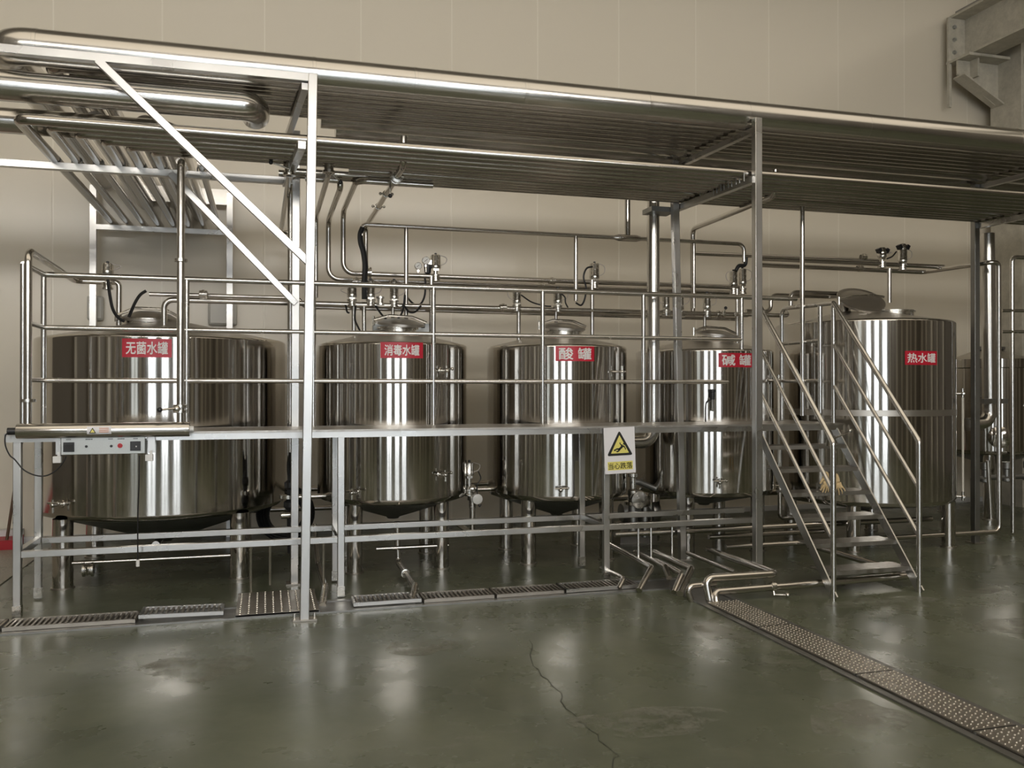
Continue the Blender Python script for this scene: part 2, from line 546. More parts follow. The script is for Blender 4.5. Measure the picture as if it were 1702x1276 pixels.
def bar_grate(x0, x1, label, z=0.012, tilt=0.0, lip=False):
    c = V(((x0 + x1) / 2, (DY0 + DY1) / 2, z))
    t = thing('drain_grate', label, 'drain grate', c, 'slotted grates over the front drain')
    f = MB()
    for y in (DY0 + 0.012, DY1 - 0.012):
        f.box((c.x, y, z + 0.012), (x1 - x0, 0.02, 0.024))
    for x in (x0 + 0.008, x1 - 0.008):
        f.box((x, c.y, z + 0.012), (0.016, DY1 - DY0, 0.024))
    fo = f.done('frame', 'square' if lip else 'grate', t)
    s = MB()
    n = int((x1 - x0) / 0.032)
    for k in range(1, n):
        s.box((x0 + (x1 - x0) * k / n, c.y, z + 0.012), (0.014, DY1 - DY0 - 0.03, 0.018))
    s.done('bars', 'grate', t)
    t.rotation_euler.y = tilt


bar_grate(-2.9, -1.62, 'slotted drain grate cut off by the left edge, before the platform corner leg')
bar_grate(-1.60, -0.82, 'dark slotted drain grate between the corner leg and the tilted grate')
bar_grate(-0.80, -0.27, 'slotted drain grate lifted on its left edge beside the dimpled sump cover', 0.03, 0.02, True)
bar_grate(0.60, 1.08, 'slotted drain grate with bright lip right of the tall front post', 0.02, 0.0, True)
bar_grate(1.10, 1.62, 'slotted drain grate just right of the discharge pipe from the second tank')
bar_grate(1.64, 2.16, 'slotted drain grate in front of the acid tank')
bar_grate(2.18, 2.78, 'slotted drain grate before the bundle of bent discharge pipes', 0.015, 0.0, True)


def dimple_plate(x0, x1, y0, y1, z, nx, ny, label, group, r=0.0055, cat='drain cover'):
    c = V(((x0 + x1) / 2, (y0 + y1) / 2, z))
    t = thing('drain_cover', label, cat, c, group)
    d = MB().box((c.x, c.y, z + 0.006), (x1 - x0, y1 - y0, 0.012))
    for i in range(nx):
        for j in range(ny):
            x = x0 + (x1 - x0) * (i + 0.5) / nx
            y = y0 + (y1 - y0) * (j + 0.5) / ny
            o = 0.5 * (y1 - y0) / ny * (i % 2) * 0.6
            p = V((x, y + o - 0.004, z + 0.012))
            d.lathe([(r, 0), (r * 0.8, r * 0.55), (r * 0.35, r * 0.85), (0, r * 0.9)], p, 6)
    me = d.done('studded_plate', 'grate', t).data
    me.materials.append(M['valve'])
    for p_ in me.polygons:
        if p_.center.z > 0.0125:
            p_.material_index = 1
    e = MB()
    for y in (y0 + 0.004, y1 - 0.004):
        e.box((c.x, y, z + 0.004), (x1 - x0 + 0.01, 0.008, 0.014))
    e.done('edge_trim', 'dark', t)


dimple_plate(-0.19, 0.36, 6.12, 6.78, 0.012, 10, 12, 'brown dimpled sump cover behind the foot of the tall front post', None, 0.0085)
where = ['farthest dimpled cover of the side drain, at the bent pipes', 'second dimpled cover of the side drain counted from the bent pipes',
         'third dimpled cover of the side drain counted from the bent pipes', 'nearest dimpled cover of the side drain, at the lower right corner']
ys = [5.60, 4.93, 3.97, 3.17, 2.0]
for k in range(4):
    dimple_plate(DX0, DX1, ys[k + 1] + 0.006, ys[k] - 0.006, 0.008, 8, int((ys[k] - ys[k + 1]) / 0.033), where[k], 'dimpled covers of the side drain', 0.0062)

# pale stains and cracks in the concrete (dried residue, worn edges: marks with a shape of their own)
m, N, L, b = mat('dried_residue', (0.30, 0.30, 0.25), 0.45)
n1 = noise_node(N, L, 5, (1, 1, 1), 8, 0.75)
r1 = ramp(N, L, n1.outputs['Fac'], (0, 0, 0), (0.62, 0.62, 0.62), (0.44, 0.72))
tr = N.new('ShaderNodeBsdfTransparent')
ms = N.new('ShaderNodeMixShader')
L.new(r1.outputs['Color'], ms.inputs[0])
L.new(tr.outputs[0], ms.inputs[1])
L.new(b.outputs[0], ms.inputs[2])
L.new(ms.outputs[0], N['Material Output'].inputs['Surface'])
M['residue'] = m
M['crack'] = mat('dirty_crack', (0.045, 0.05, 0.038), 0.6)[0]


def blob(cx, cy, rx, ry, seed, n=30):
    rnd = random.Random(seed)
    ph = [rnd.uniform(0, 6.28) for _ in range(3)]
    out = []
    for k in range(n):
        a = 2 * math.pi * k / n
        f = 1 + 0.14 * math.sin(2 * a + ph[0]) + 0.10 * math.sin(3 * a + ph[1]) + 0.07 * math.sin(5 * a + ph[2])
        out.append(aZ(cx + rx * f * math.cos(a), cy + ry * f * math.sin(a), 0))
    return out


def stain(pts, z=0.0008):
    MB().prism([(p.x, p.y) for p in pts], (0, 0, z), (1, 0, 0), (0, 1, 0), (0, 0, 0.0006)).done('floor_stain', 'residue', FLOOR)


def streak(pxs, w, material='residue', name='floor_stain', jit=0.0, seed=1):
    rnd = random.Random(seed)
    ps = [aZ(x, y, 0) for x, y in pxs]
    q = []
    for a, b_ in zip(ps, ps[1:]):
        for k in range(5):
            p = a.lerp(b_, k / 5)
            q.append(p + Vector((rnd.uniform(-jit, jit), rnd.uniform(-jit, jit), 0)))
    q.append(ps[-1])
    mbs = MB()
    L_, R_ = [], []
    for i, p in enumerate(q):
        d = (q[min(i + 1, len(q) - 1)] - q[max(i - 1, 0)]).normalized()
        n_ = Vector((-d.y, d.x, 0))
        ww = w * rnd.uniform(0.6, 1.2) * (0.3 if i in (0, len(q) - 1) else 1)
        L_.append(mbs.bm.verts.new(p + n_ * ww + Vector((0, 0, 0.0012))))
        R_.append(mbs.bm.verts.new(p - n_ * ww + Vector((0, 0, 0.0012))))
    for i in range(len(q) - 1):
        mbs.bm.faces.new((L_[i], R_[i], R_[i + 1], L_[i + 1]))
    mbs.done(name, material, FLOOR)


for k, (cx, cy, rx, ry) in enumerate([(1632, 981, 30, 5), (1425, 1195, 75, 34), (1470, 1003, 95, 11), (1210, 1045, 60, 20), (1310, 1085, 30, 6), (1680, 1040, 60, 14), (700, 1075, 60, 14), (1385, 1120, 26, 10), (330, 1110, 90, 22), (1080, 1200, 120, 26)]):
    stain(blob(cx, cy, rx, ry, 3 + k), 0.0008 + 0.0001 * k)
streak([(1445, 1002), (1412, 1020), (1390, 1045), (1393, 1066)], 0.03, jit=0.01)
streak([(1180, 1120), (1240, 1108), (1300, 1100)], 0.012, jit=0.01, seed=4)
streak([(880, 1062), (890, 1105), (925, 1150), (950, 1185), (985, 1215), (1020, 1255), (1030, 1290)], 0.003, 'crack', 'floor_crack', 0.02, 7)
streak([(850, 1100), (875, 1085), (880, 1062)], 0.003, 'residue', 'floor_crack', 0.01, 8)

# ------------------------------------------------------------------ tanks
def curved_frame(cx, cy, R, a0, z0):
    def f(x, y, d):
        a = a0 + x / R
        return V((cx + (R + d) * math.sin(a), cy - (R + d) * math.cos(a), z0 + y))
    return f


def tank(label, cx, cy, r, z0, z1, zc, rn, legs, zb, name_text=None, a0=0.0, tw=0.35, th=0.13, tz=1.86, lh=0.1, lw=0.29, band=None, leg_r=0.066):
    t = thing('storage_tank', label, 'tank', (cx, cy, 0), 'steel storage tanks')
    c = (cx, cy, 0)
    b = MB().lathe([(r * 0.93, z0 - 0.035), (r * 0.975, z0 - 0.022), (r, z0 + 0.012), (r, z0 + 0.016), (r, z0 + 0.05)] +
                   [(r, z1 - 0.03), (r, z1 - 0.016), (r, z1 - 0.012), (r - 0.005, z1 - 0.002), (r - 0.02, z1 + 0.008)], c, 128)
    b.done('shell', 'tank', t)
    if band:
        MB().lathe([(r - 0.001, band - 0.03), (r + 0.0012, band - 0.028), (r + 0.0012, band + 0.028), (r - 0.001, band + 0.03)], c, 128).done('weld_band', 'cone', t)
    MB().lathe([(r - 0.02, z1 + 0.008), (r * 0.6, z1 + 0.008 + (zc - z1) * 0.46), (rn, zc)], c, 96).done('top_cone', 'cone', t)
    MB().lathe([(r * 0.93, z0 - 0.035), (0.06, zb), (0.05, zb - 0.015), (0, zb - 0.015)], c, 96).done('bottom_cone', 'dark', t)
    for lx, ly in legs:
        d = math.hypot(lx - cx, ly - cy)
        top = z0 - 0.02
        lg = MB().lathe([(leg_r, 0.008), (leg_r, top)], (lx, ly, 0), 24).done('leg', 'tank', t)
        MB().lathe([(0, 0.0), (leg_r * 1.15, 0.0), (leg_r * 1.15, 0.010), (leg_r, 0.012)], (lx, ly, 0), 24).done('foot_plate', 'grate', lg)
    if name_text:
        fr = curved_frame(cx, cy, r, a0, tz)
        p = MB()
        nx = 14
        front = [[p.bm.verts.new(fr(-tw / 2 + tw * i / nx, y, d)) for i in range(nx + 1)] for y, d in ((-th / 2, 0.0005), (-th / 2, 0.003), (th / 2, 0.003), (th / 2, 0.0005))]
        for a, bb in zip(front, front[1:]):
            for i in range(nx):
                p.bm.faces.new((a[i], a[i + 1], bb[i + 1], bb[i]))
        po = p.done('name_label', 'red', t)
        po['label'] = 'red label with white Chinese characters'
        text_bm(MB_TMP(), name_text, lh, lambda x, y, d: fr(x, y, 0.0045), 0.020, 1.0, width=lw).done('lettering', 'letter', po)
    return t


def MB_TMP():
    return MB()


def manhole(t, cx, cy, z, r, lid_off=(0, 0, 0), tilt=(0.0, 0.0), lidr=None, dome=0.05, hinge=True):
    # neck ring on the cone, a domed lid above it with rim, hinge and clamp
    n = MB().lathe([(r, z - 0.14), (r, z - 0.012), (r + 0.018, z - 0.01), (r + 0.018, z + 0.006), (r - 0.012, z + 0.006), (r - 0.012, z - 0.05)], (cx, cy, 0), 48).done('manhole_neck', 'valve', t)
    R = Matrix.Rotation(tilt[0], 3, 'X') @ Matrix.Rotation(tilt[1], 3, 'Y')
    lr = lidr or r + 0.015
    lc = V((cx, cy, z + 0.012)) + V(lid_off)
    l = MB().lathe([(0, dome), (lr * 0.35, dome * 0.93), (lr * 0.7, dome * 0.62), (lr * 0.92, dome * 0.2), (lr, 0.012), (lr + 0.012, 0.008), (lr + 0.012, -0.012), (lr, -0.012), (lr * 0.9, -0.004), (0, dome - 0.012)], lc, 48, R).done('manhole_lid', 'cone', t)
    g = MB()
    a, b_ = lc + R @ V((-lr - 0.03, 0, 0.02)), lc + R @ V((lr + 0.03, 0, 0.02))
    g.tube([a, lc + R @ V((-lr * 0.5, 0, dome + 0.02)), lc + R @ V((lr * 0.5, 0, dome + 0.02)), b_], 0.012, 0.05, 8)
    g.cyl(a + V((0, 0, -0.05)), a + V((0, 0, 0.03)), 0.012, seg=8)
    g.done('hinge_arm', 'valve', l)


def tap(t, cx, cy, r, ang, z, drop=0.03, size=1.0):
    # little sampling cock on a tank wall
    d = V((math.sin(ang), -math.cos(ang), 0))
    s = V((math.cos(ang), math.sin(ang), 0))
    p = V((cx, cy, z)) + d * (r - 0.005)
    m_ = MB()
    m_.cyl(p, p + d * 0.012, 0.03 * size, seg=16)
    m_.cyl(p, p + d * 0.075 * size, 0.012 * size, seg=12)
    q = p + d * 0.07 * size
    m_.ball(q, 0.02 * size)
    m_.cyl(q, q - V((0, 0, 0.055 * size)), 0.010 * size, seg=10)
    o = m_.done('sampling_tap', 'valve', t)
    h = MB().cyl(q - s * 0.05 * size + V((0, 0, 0.012)), q + s * 0.055 * size + V((0, 0, 0.016)), 0.008 * size, seg=8)
    h.ball(q + s * 0.06 * size + V((0, 0, 0.016)), 0.014 * size)
    h.cyl(q, q + V((0, 0, 0.04 * size)), 0.009 * size, seg=8)
    h.done('tap_handle', 'valve', o)


def level_tube(t, cx, cy, r, ang, z0, z1):
    # liquid level tube between two cocks
    d = V((math.sin(ang), -math.cos(ang), 0))
    s = V((math.cos(ang), math.sin(ang), 0))
    p0 = V((cx, cy, z0)) + d * (r + 0.06)
    p1 = V((cx, cy, z1)) + d * (r + 0.06)
    o = MB().cyl(p0, p1, 0.011, seg=12).done('level_tube', 'glass', t)
    m_ = MB()
    for p in (p0, p1):
        m_.cyl(p - d * 0.07, p + d * 0.02, 0.011, seg=10)
        m_.cyl(p - s * 0.06, p + s * 0.06, 0.009, seg=10)
        m_.ball(p, 0.02)
        m_.cyl(p - V((0, 0, 0.04)), p + V((0, 0, 0.05)), 0.013, seg=10)
    m_.done('level_cocks', 'valve', o)


def sq4(cx, cy, h):
    return [(cx - h, cy - h), (cx + h, cy - h), (cx - h, cy + h), (cx + h, cy + h)]


T1 = (-0.84, 8.15, 1.02)
T2 = (1.10, 7.74, 0.66)
T3 = (2.635, 7.72, 0.655)
T4 = (4.17, 7.72, 0.665)
T5 = (5.90, 7.57, 0.86)
T6 = (8.62, 8.7, 0.62)
t1 = tank('widest steel tank at far left with red label of four white characters', *T1, 0.56, 1.96, 2.12, 0.24, sq4(-0.855, 8.09, 0.655), 0.23,
          '无菌水罐', -0.03, 0.355, 0.142, 1.86, 0.095, 0.298, leg_r=0.075)
manhole(t1, -0.97, 8.12, 2.14, 0.225, tilt=(0.10, 0.02), dome=0.075)
tap(t1, *T1, -0.72, 0.66, size=1.1)
t2 = tank('second steel tank from the left, red label with four white characters', *T2, 0.62, 1.93, 2.06, 0.20, sq4(1.095, 7.74, 0.37), 0.41,
          '消毒水罐', -0.03, 0.352, 0.13, 1.865, 0.088, 0.285)
manhole(t2, 1.13, 7.66, 2.085, 0.165, tilt=(0.16, 0.04), lid_off=(0.02, 0, 0.03), lidr=0.205, dome=0.045)
tap(t2, *T2, 0.52, 1.70)
tap(t2, *T2, 0.50, 0.83)
tap(t2, *T2, -0.62, 0.70)
t3 = tank('third steel tank from the left, red label with two large white characters', *T3, 0.60, 1.93, 2.06, 0.19, sq4(2.615, 7.72, 0.37), 0.38,
          '酸 罐', -0.075, 0.352, 0.13, 1.852, 0.10, 0.29)
manhole(t3, 2.66, 7.62, 2.085, 0.175, tilt=(0.14, 0.03), lid_off=(0, 0, 0.02), lidr=0.20, dome=0.045)
level_tube(t3, *T3, 0.62, 0.92, 1.70)
tap(t3, *T3, -0.28, 0.68)
t4 = tank('fourth steel tank from the left, its red label half hidden by a post', *T4, 0.58, 1.91, 2.03, 0.19, sq4(4.17, 7.72, 0.37), 0.42,
          '碱 罐', -0.03, 0.352, 0.13, 1.81, 0.098, 0.29)
manhole(t4, 4.24, 7.62, 2.05, 0.18, tilt=(0.12, 0.05), lid_off=(0, 0, 0.02), lidr=0.205, dome=0.045)
tap(t4, *T4, -0.30, 0.70)
level_tube(t4, *T4, 0.78, 0.80, 1.63)
t5 = tank('tall steel tank behind the stairs, red label with three white characters', *T5, 0.47, 2.20, 2.33, 0.26, [(5.39, 7.05), (6.44, 7.0), (5.40, 8.1), (6.42, 8.1)], 0.32,
          '热水罐', -0.02, 0.352, 0.13, 1.835, 0.088, 0.305, band=1.32, leg_r=0.065)
manhole(t5, 6.08, 7.35, 2.325, 0.20, lid_off=(-0.33, 0.05, 0.10), tilt=(0.60, -0.10), lidr=0.225, dome=0.03)
level_tube(t5, *T5, 0.95, 0.48, 1.50)
m_ = MB().lathe([(0.063, 2.22), (0.063, 2.49), (0, 2.495)], (5.72, 7.62, 0), 24)
m_.done('vent_stub', 'tank', t5)
t6 = tank('steel tank cut off by the right edge, behind the tall dark post', *T6, 0.80, 1.86, 2.02, 0.16, sq4(8.62, 8.7, 0.36), 0.62)
MB().lathe([(0.14, 2.02), (0.18, 2.03), (0.18, 2.06), (0, 2.09)], (8.62, 8.7, 0), 32).done('lid', 'dark', t6)
MB().lathe([(T6[2] + 0.012, 1.90), (T6[2] + 0.012, 1.80), (T6[2], 1.79)], (T6[0], T6[1], 0), 96).done('rim_band', 'tank', t6)
R_ = Matrix.Rotation(math.radians(90), 3, 'X')
dd = V((math.sin(-0.62), -math.cos(-0.62), 0))
pm = V((T6[0], T6[1], 0.98)) + dd * T6[2]
rot = V((0, 0, 1)).rotation_difference(dd).to_matrix()
MB().lathe([(0.10, -0.02), (0.10, 0.04), (0.125, 0.045), (0.125, 0.065), (0.07, 0.085), (0, 0.09)], pm, 32, rot).done('manway_door', 'tank', t6)

# ------------------------------------------------------------------ the working platform before the tanks
LEGX = (-1.60, 0.54, 2.645)
PF, PR, DZ = 6.52, 7.08, 1.25
t = thing('working_platform', 'long narrow steel platform with pipe railing standing before the tanks', 'platform', (0.5, 6.8, 0))
dk = MB().box((1.59, (PF + PR) / 2, DZ - 0.008), (6.52, PR - PF + 0.08, 0.014))
dk.box((4.80, 7.22, DZ - 0.008), (0.12, 0.3, 0.014))
dk.box((1.59, PF - 0.047, DZ - 0.009), (6.52, 0.016, 0.016))
deck = dk.done('deck', 'tread', t)
MB().box((1.59, PF - 0.030, DZ - 0.038), (6.52, 0.022, 0.044)).box((1.59, PR + 0.03, DZ - 0.028), (6.52, 0.02, 0.055)).done('edge_beam', 'square', deck)
mb = MB()
for x in LEGX + (3.7, 4.80):
    mb.box((x, (PF + PR) / 2, DZ - 0.04), (0.05, PR - PF, 0.05))
mb.done('cross_bearer', 'square', t)
for x in LEGX:
    for y in (PF, PR):
        lg = MB().box((x, y, 0.63), (0.05, 0.05, 1.24)).done('leg', 'square', t, bevel=0.004)
        MB().box((x, y, 0.055), (0.054, 0.054, 0.075)).done('leg_sleeve', 'valve', lg)
for y, x1 in ((PF, 4.02), (PR, 4.25)):
    xs_ = list(LEGX) + [x1]
    for a, b_ in zip(xs_, xs_[1:]):
        MB().box(((a + b_) / 2, y, 0.435), (b_ - a - 0.05, 0.045, 0.045)).done('tie_bar', 'square', t, bevel=0.003)
for x in LEGX:
    MB().box((x, (PF + PR) / 2, 0.44), (0.045, PR - PF - 0.05, 0.045)).done('tie_bar', 'square', t, bevel=0.003)
# railing along the rear edge and across both ends
rl = MB().tube([(-1.57, PF, 2.39), (-1.57, PR, 2.39)], 0.02).tube([(-1.57, PR, 2.39), (4.79, PR, 2.39)], 0.021).done('railing', 'rail', t)
for z in (2.0, 1.61):
    MB().cyl((-1.57, PR, z), (4.21, PR, z), 0.019, seg=12).done('rail_bar', 'rail', rl)
    MB().cyl((-1.57, PF, z), (-1.57, PR, z), 0.017, seg=12).done('rail_bar', 'rail', rl)
for x in (-1.57, -0.58, 0.37, 1.34, 2.29, 3.23, 4.21):
    MB().cyl((x, PR, DZ), (x, PR, 2.39), 0.020, seg=14).done('rail_post', 'rail', rl)
MB().cyl((-1.57, PF, DZ), (-1.57, PF, 2.39), 0.020, seg=14).done('rail_post', 'rail', rl)
er = MB().tube([(4.79, 6.53, 2.30), (4.79, 7.32, 2.32), (4.79, 7.32, DZ)], 0.020, 0.07).done('end_railing', 'rail', t)
for z in (1.98, 1.62):
    MB().cyl((4.79, 6.72, z), (4.79, 7.32, z), 0.017, seg=12).done('rail_bar', 'rail', er)
MB().cyl((4.79, 6.72, DZ), (4.79, 6.72, 2.30), 0.020, seg=14).done('rail_post', 'rail', er)

# ------------------------------------------------------------------ the stairs
SY0, SY1, SX0, SX1 = 5.48, 6.53, 4.03, 4.79
t = thing('metal_stairs', 'open steel staircase with pipe handrails leading up to the platform', 'stairs', ((SX0 + SX1) / 2, 6.0, 0))
sl = (SY1 - SY0) / 1.25
for x in (SX0, SX1):
    MB().bar((x, SY0, 0.0), (x, SY1, 1.21), 0.075, 0.012, up=(1, 0, 0)).done('stringer', 'square', t)
for i in range(1, 7):
    z = DZ * i / 7
    y = SY0 + (SY1 - SY0) * i / 7
    MB().box(((SX0 + SX1) / 2, y + 0.07, z - 0.006), (SX1 - SX0 - 0.014, 0.20, 0.010)).box(((SX0 + SX1) / 2, y - 0.03, z - 0.016), (SX1 - SX0 - 0.014, 0.008, 0.032)).done('tread', 'tread', t)
for x in (SX0, SX1):
    top = 2.30
    hr = MB().tube([(x, SY0 + 0.02, 0.0), (x, SY0 + 0.02, 1.15), (x, SY1, top)] + ([(x, SY1 + 0.02, top)] if 0 else []), 0.021, 0.07).done('handrail', 'rail', t)
    for dz in (0.36, 0.72):
        MB().cyl((x, SY0 + 0.02, 1.15 - dz), (x, SY1, top - dz), 0.016, seg=12).done('rail_bar', 'rail', hr)
    MB().cyl((x, SY1, DZ - 0.05), (x, SY1, top), 0.020, seg=14).done('rail_post', 'rail', hr)

# ------------------------------------------------------------------ pipe rack
RF, RR = 5.97, 7.10
t = thing('pipe_rack', 'square tube rack with tall posts and diagonal braces carrying the pipes', 'rack', (3.5, 6.5, 0))
PX = (0.255, 3.70, 7.0)
for i, x in enumerate(PX):
    yf = RF + 0.02 * i
    if i < 2:
        lx = 0.05 if i == 0 else 0.0
        pf = MB().bar((x, yf, 0.008), (x + lx, yf, 3.665), 0.06, up=(0, 1, 0)).done('post', 'square', t, bevel=0.004)
        MB().box((x, yf, 0.006), (0.16, 0.09, 0.010)).done('base_plate', 'grate', pf)
        bt = MB()
        for s in (-0.065, 0.065):
            bt.cyl((x + s, yf, 0.0), (x + s, yf, 0.045), 0.008, seg=6)
        bt.done('anchor_bolt', 'valve', pf)
    pr = MB().bar((x - 0.03 - 0.05 * (i == 1) + (0.0 if i < 2 else -0.11), RR, 0.008), (x - 0.14 * (i == 1) - 0.02 - 0.11 * (i == 2), RR, 3.6), 0.06, up=(0, 1, 0)).done('post', 'square' if i < 2 else 'dark', t, bevel=0.004)
    MB().box((x - 0.03 - 0.05 * (i == 1) - 0.11 * (i == 2), RR, 0.006), (0.13, 0.13, 0.010)).done('base_plate', 'grate', pr)
    MB().bar((x - 0.02, yf, 3.185), (x - 0.10, RR + 0.05, 3.185), 0.05).done('arm', 'square', t)
    MB().bar((x + 0.0, yf, 3.58), (x - 0.08, RR + 0.05, 3.58), 0.045).done('arm', 'square', t)
MB().box((-3.10, RF, 3.635), (6.78, 0.055, 0.055)).done('beam', 'square', t, bevel=0.003)
MB().box((-3.15, RR - 0.01, 3.195), (6.72, 0.055, 0.055)).done('beam', 'square', t, bevel=0.003)
MB().bar((-1.02, RF - 0.005, 3.62), (0.275, RF - 0.005, 2.40), 0.05, 0.045, up=(0, 1, 0)).done('diagonal_brace', 'square', t, bevel=0.003)
MB().bar((-0.70, RR - 0.03, 3.19), (0.235, RR - 0.03, 2.22), 0.05, 0.045, up=(0, 1, 0)).done('diagonal_brace', 'square', t, bevel=0.003)
for k in range(8):
    x = -1.50 + 0.147 * k
    u = MB()
    u.tube([(x - 0.035, RR, 3.215), (x - 0.035, RR, 3.275), (x + 0.035, RR, 3.275), (x + 0.035, RR, 3.215)], 0.005, 0.03, 8)
    u.cyl((x, RR, 3.215), (x, RR, 3.25), 0.008, seg=8)
    u.done('pipe_clamp', 'dark', t)
for x in (PX[1] - 0.06,):
    for k in range(9):
        y = 6.08 + 0.12 * k
        MB().tube([(x - 0.02, y - 0.034, 3.18), (x - 0.02, y - 0.034, 3.27), (x - 0.02, y + 0.034, 3.27), (x - 0.02, y + 0.034, 3.18)], 0.005, 0.03, 8).done('pipe_clamp', 'dark', t)

# pipes on the rack --------------------------------------------------------------
XR = 9.6


def pipe(name, pts, r, material, label, rb=0.08, group=None, cat='pipe', seg=16):
    return tag(MB().tube(pts, r, rb, seg).done(name, material), label, cat, group)


# big insulated pipe along the front of the upper layer, turning back to the wall on the left
o = thing('insulated_pipe', 'thickest shiny clad pipe along the top front of the rack, turning back at left', 'pipe', (3, RF, 3.7), 'clad pipes on the rack')
MB().tube([(-1.60, WALL_Y - 0.004, 3.722), (-1.60, 6.13, 3.722), (XR, 6.13, 3.722)], 0.115, 0.16, 32, 10).done('cladding', 'clad', o)
for x in (-1.40, 0.32, 1.02, 1.83, 2.82, 3.68, 4.80, 6.35):
    MB().lathe([(0.1152, -0.012), (0.1165, -0.011), (0.1165, 0.011), (0.1152, 0.012)], (x, 6.13, 3.722), 32, Matrix.Rotation(math.pi / 2, 3, 'Y')).done('seam_band', 'clad', o)
for k, x in enumerate((-1.56,)):
    pass
# second clad pipe under the beam at left
pipe('insulated_pipe', [(-6.8, 6.20, 3.485), (-0.07, 6.20, 3.485), (-0.07, 6.40, 3.485)], 0.098, 'clad', 'shiny clad pipe below the beam at left, ending in an elbow', 0.11, 'clad pipes on the rack', 'pipe', 28)
pipe('insulated_pipe', [(-6.8, 6.70, 3.40), (-0.66, 6.70, 3.40), (-0.66, WALL_Y - 0.004, 3.40)], 0.088, 'clad', 'grey clad pipe lying between the two pipe layers at upper left', 0.1, 'clad pipes on the rack', 'pipe', 28)
# upper layer
for k in range(6):
    y = 6.305 + 0.108 * k
    x0 = [-1.36, -1.24, -1.12, -1.0, -0.9, -0.8][k]
    pts = [(x0, y, 3.685), (XR, y, 3.685)]
    if k < 3:
        pts = [(x0, WALL_Y - 0.004, 3.685)] + pts
    pipe('rack_pipe', pts, 0.050, 'rackpipe', 'pipe in the upper layer of the rack, %s behind the thick clad pipe' % ['first', 'second', 'third', 'fourth', 'fifth', 'sixth', 'seventh'][k], 0.09, 'upper pipes on the rack')
pipe('insulated_pipe', [(0.42, 7.01, 3.70), (XR, 7.01, 3.70)], 0.085, 'clad', 'wide dull clad pipe in the upper layer, starting at the tall front post', 0.1, 'clad pipes on the rack', 'pipe', 24)
pipe('insulated_pipe', [(0.55, 7.215, 3.69), (XR, 7.215, 3.69)], 0.10, 'clad', 'rearmost wide clad pipe of the upper layer, running to the right edge', 0.1, 'clad pipes on the rack', 'pipe', 24)
# lower layer: pipes that run along the rack and turn back to the wall at the left, one inside the other
XT = [-1.50, -1.353, -1.206, -1.059, -0.912, -0.765]
for k in range(6):
    y = [6.08, 6.205, 6.33, 6.44, 6.54, 6.635][k]
    pipe('rack_pipe', [(XT[k], WALL_Y - 0.004, 3.248), (XT[k], y, 3.248), (XR, y, 3.248)], [0.036, 0.030, 0.030, 0.036, 0.036, 0.036][k], 'rackpipe',
         'lower rack pipe, %s, bending to the wall at left' % ['frontmost', 'second from the front', 'third from the front', 'fourth from the front', 'fifth from the front', 'sixth from the front'][k],
         0.07, 'lower pipes on the rack')
for k in range(4):
    y = 6.82 + 0.088 * k
    x0 = [0.62, 0.78, 0.2, 0.1][k]
    pipe('rack_pipe', [(x0, y, 3.25), (XR, y, 3.25)], 0.03, 'rackpipe', 'straight pipe in the lower layer of the rack, %s' % ['just behind the gap', 'second behind the gap', 'third behind the gap', 'rearmost'][k], 0.07, 'lower pipes on the rack')
# extra pipes that only run from the clamps to the wall
for k, x in enumerate((-0.62, -0.47)):
    pipe('wall_pipe', [(x, 6.9, 3.248), (x, WALL_Y - 0.004, 3.248)], 0.026, 'rackpipe', 'pipe running back to the wall at left, %s from the right' % ['second', 'first'][k], 0.07, 'pipes to the wall')
# two thick clad pipes running back to the wall
for k, x in enumerate((-1.20, -0.86)):
    pipe('insulated_pipe', [(x, 6.95, 3.50), (x, WALL_Y - 0.004, 3.50)], 0.088, 'clad', 'thick clad pipe running back to the wall, %s of the two' % ['left', 'right'][k], 0.07, 'clad pipes on the rack', 'pipe', 24)
# stand on the wall that receives them
t = thing('wall_stand', 'tall square tube stand against the back wall at left', 'stand', (-1.0, 9.55, 0))
for x in (-1.67, -0.36):
    MB().box((x, 9.56, 1.8), (0.06, 0.06, 3.6)).done('post', 'square', t)
MB().box((-1.015, 9.55, 3.18), (1.25, 0.05, 0.05)).done('crossbar', 'square', t)
MB().box((-0.75, 9.6, 3.56), (0.78, 0.05, 0.16)).done('top_plate', 'rackpipe', t)

# ------------------------------------------------------------------ process pipes above the tanks
HY1, HY2, HY3, HY4 = 8.10, 8.30, 7.72, 7.84       # the headers, front to back
pr_ = 0.024


def P_pipe(pts, r, label, group='process pipes above the tanks', rb=0.07, name='process_pipe', material='pipe'):
    return pipe(name, pts, r, material, label, rb, group)


# two upper headers with the risers that feed them
h1 = aY(605, 455, HY1)
e1 = aY(1228, 480, HY1)
zz = 3.19
P_pipe([(1.30, 6.90, 3.19), (0.69, 6.90, 3.19), (0.69, HY1, 3.19), (0.69, HY1, h1.z), (e1.x, HY1, h1.z)], pr_, 'bent pipe from the rack into the upper header over the tanks, front one', rb=0.10)
h2 = aY(627, 466, HY2)
P_pipe([(0.30, 6.98, 3.20), (0.57, 6.98, 3.20), (0.57, 6.98, 3.14), (0.57, HY2, 3.14), (0.57, HY2, h2.z), (aY(1215, 487, HY2).x, HY2, h2.z)], pr_, 'bent pipe from the rack into the upper header over the tanks, rear one', rb=0.10)
P_pipe([(0.455, 6.60, 3.34), (0.455, 6.60, 3.16), (0.455, HY2, 3.16), (0.455, HY2, 2.40)], 0.022, 'bent drop pipe just right of the tall front post')
P_pipe([(0.17, 6.60, 3.34), (0.17, 6.60, 3.14), (0.15, 9.0, 3.12), (0.29, 9.0, 3.12), (0.29, 9.0, 2.30)], 0.022, 'bent drop pipe just left of the tall front post')
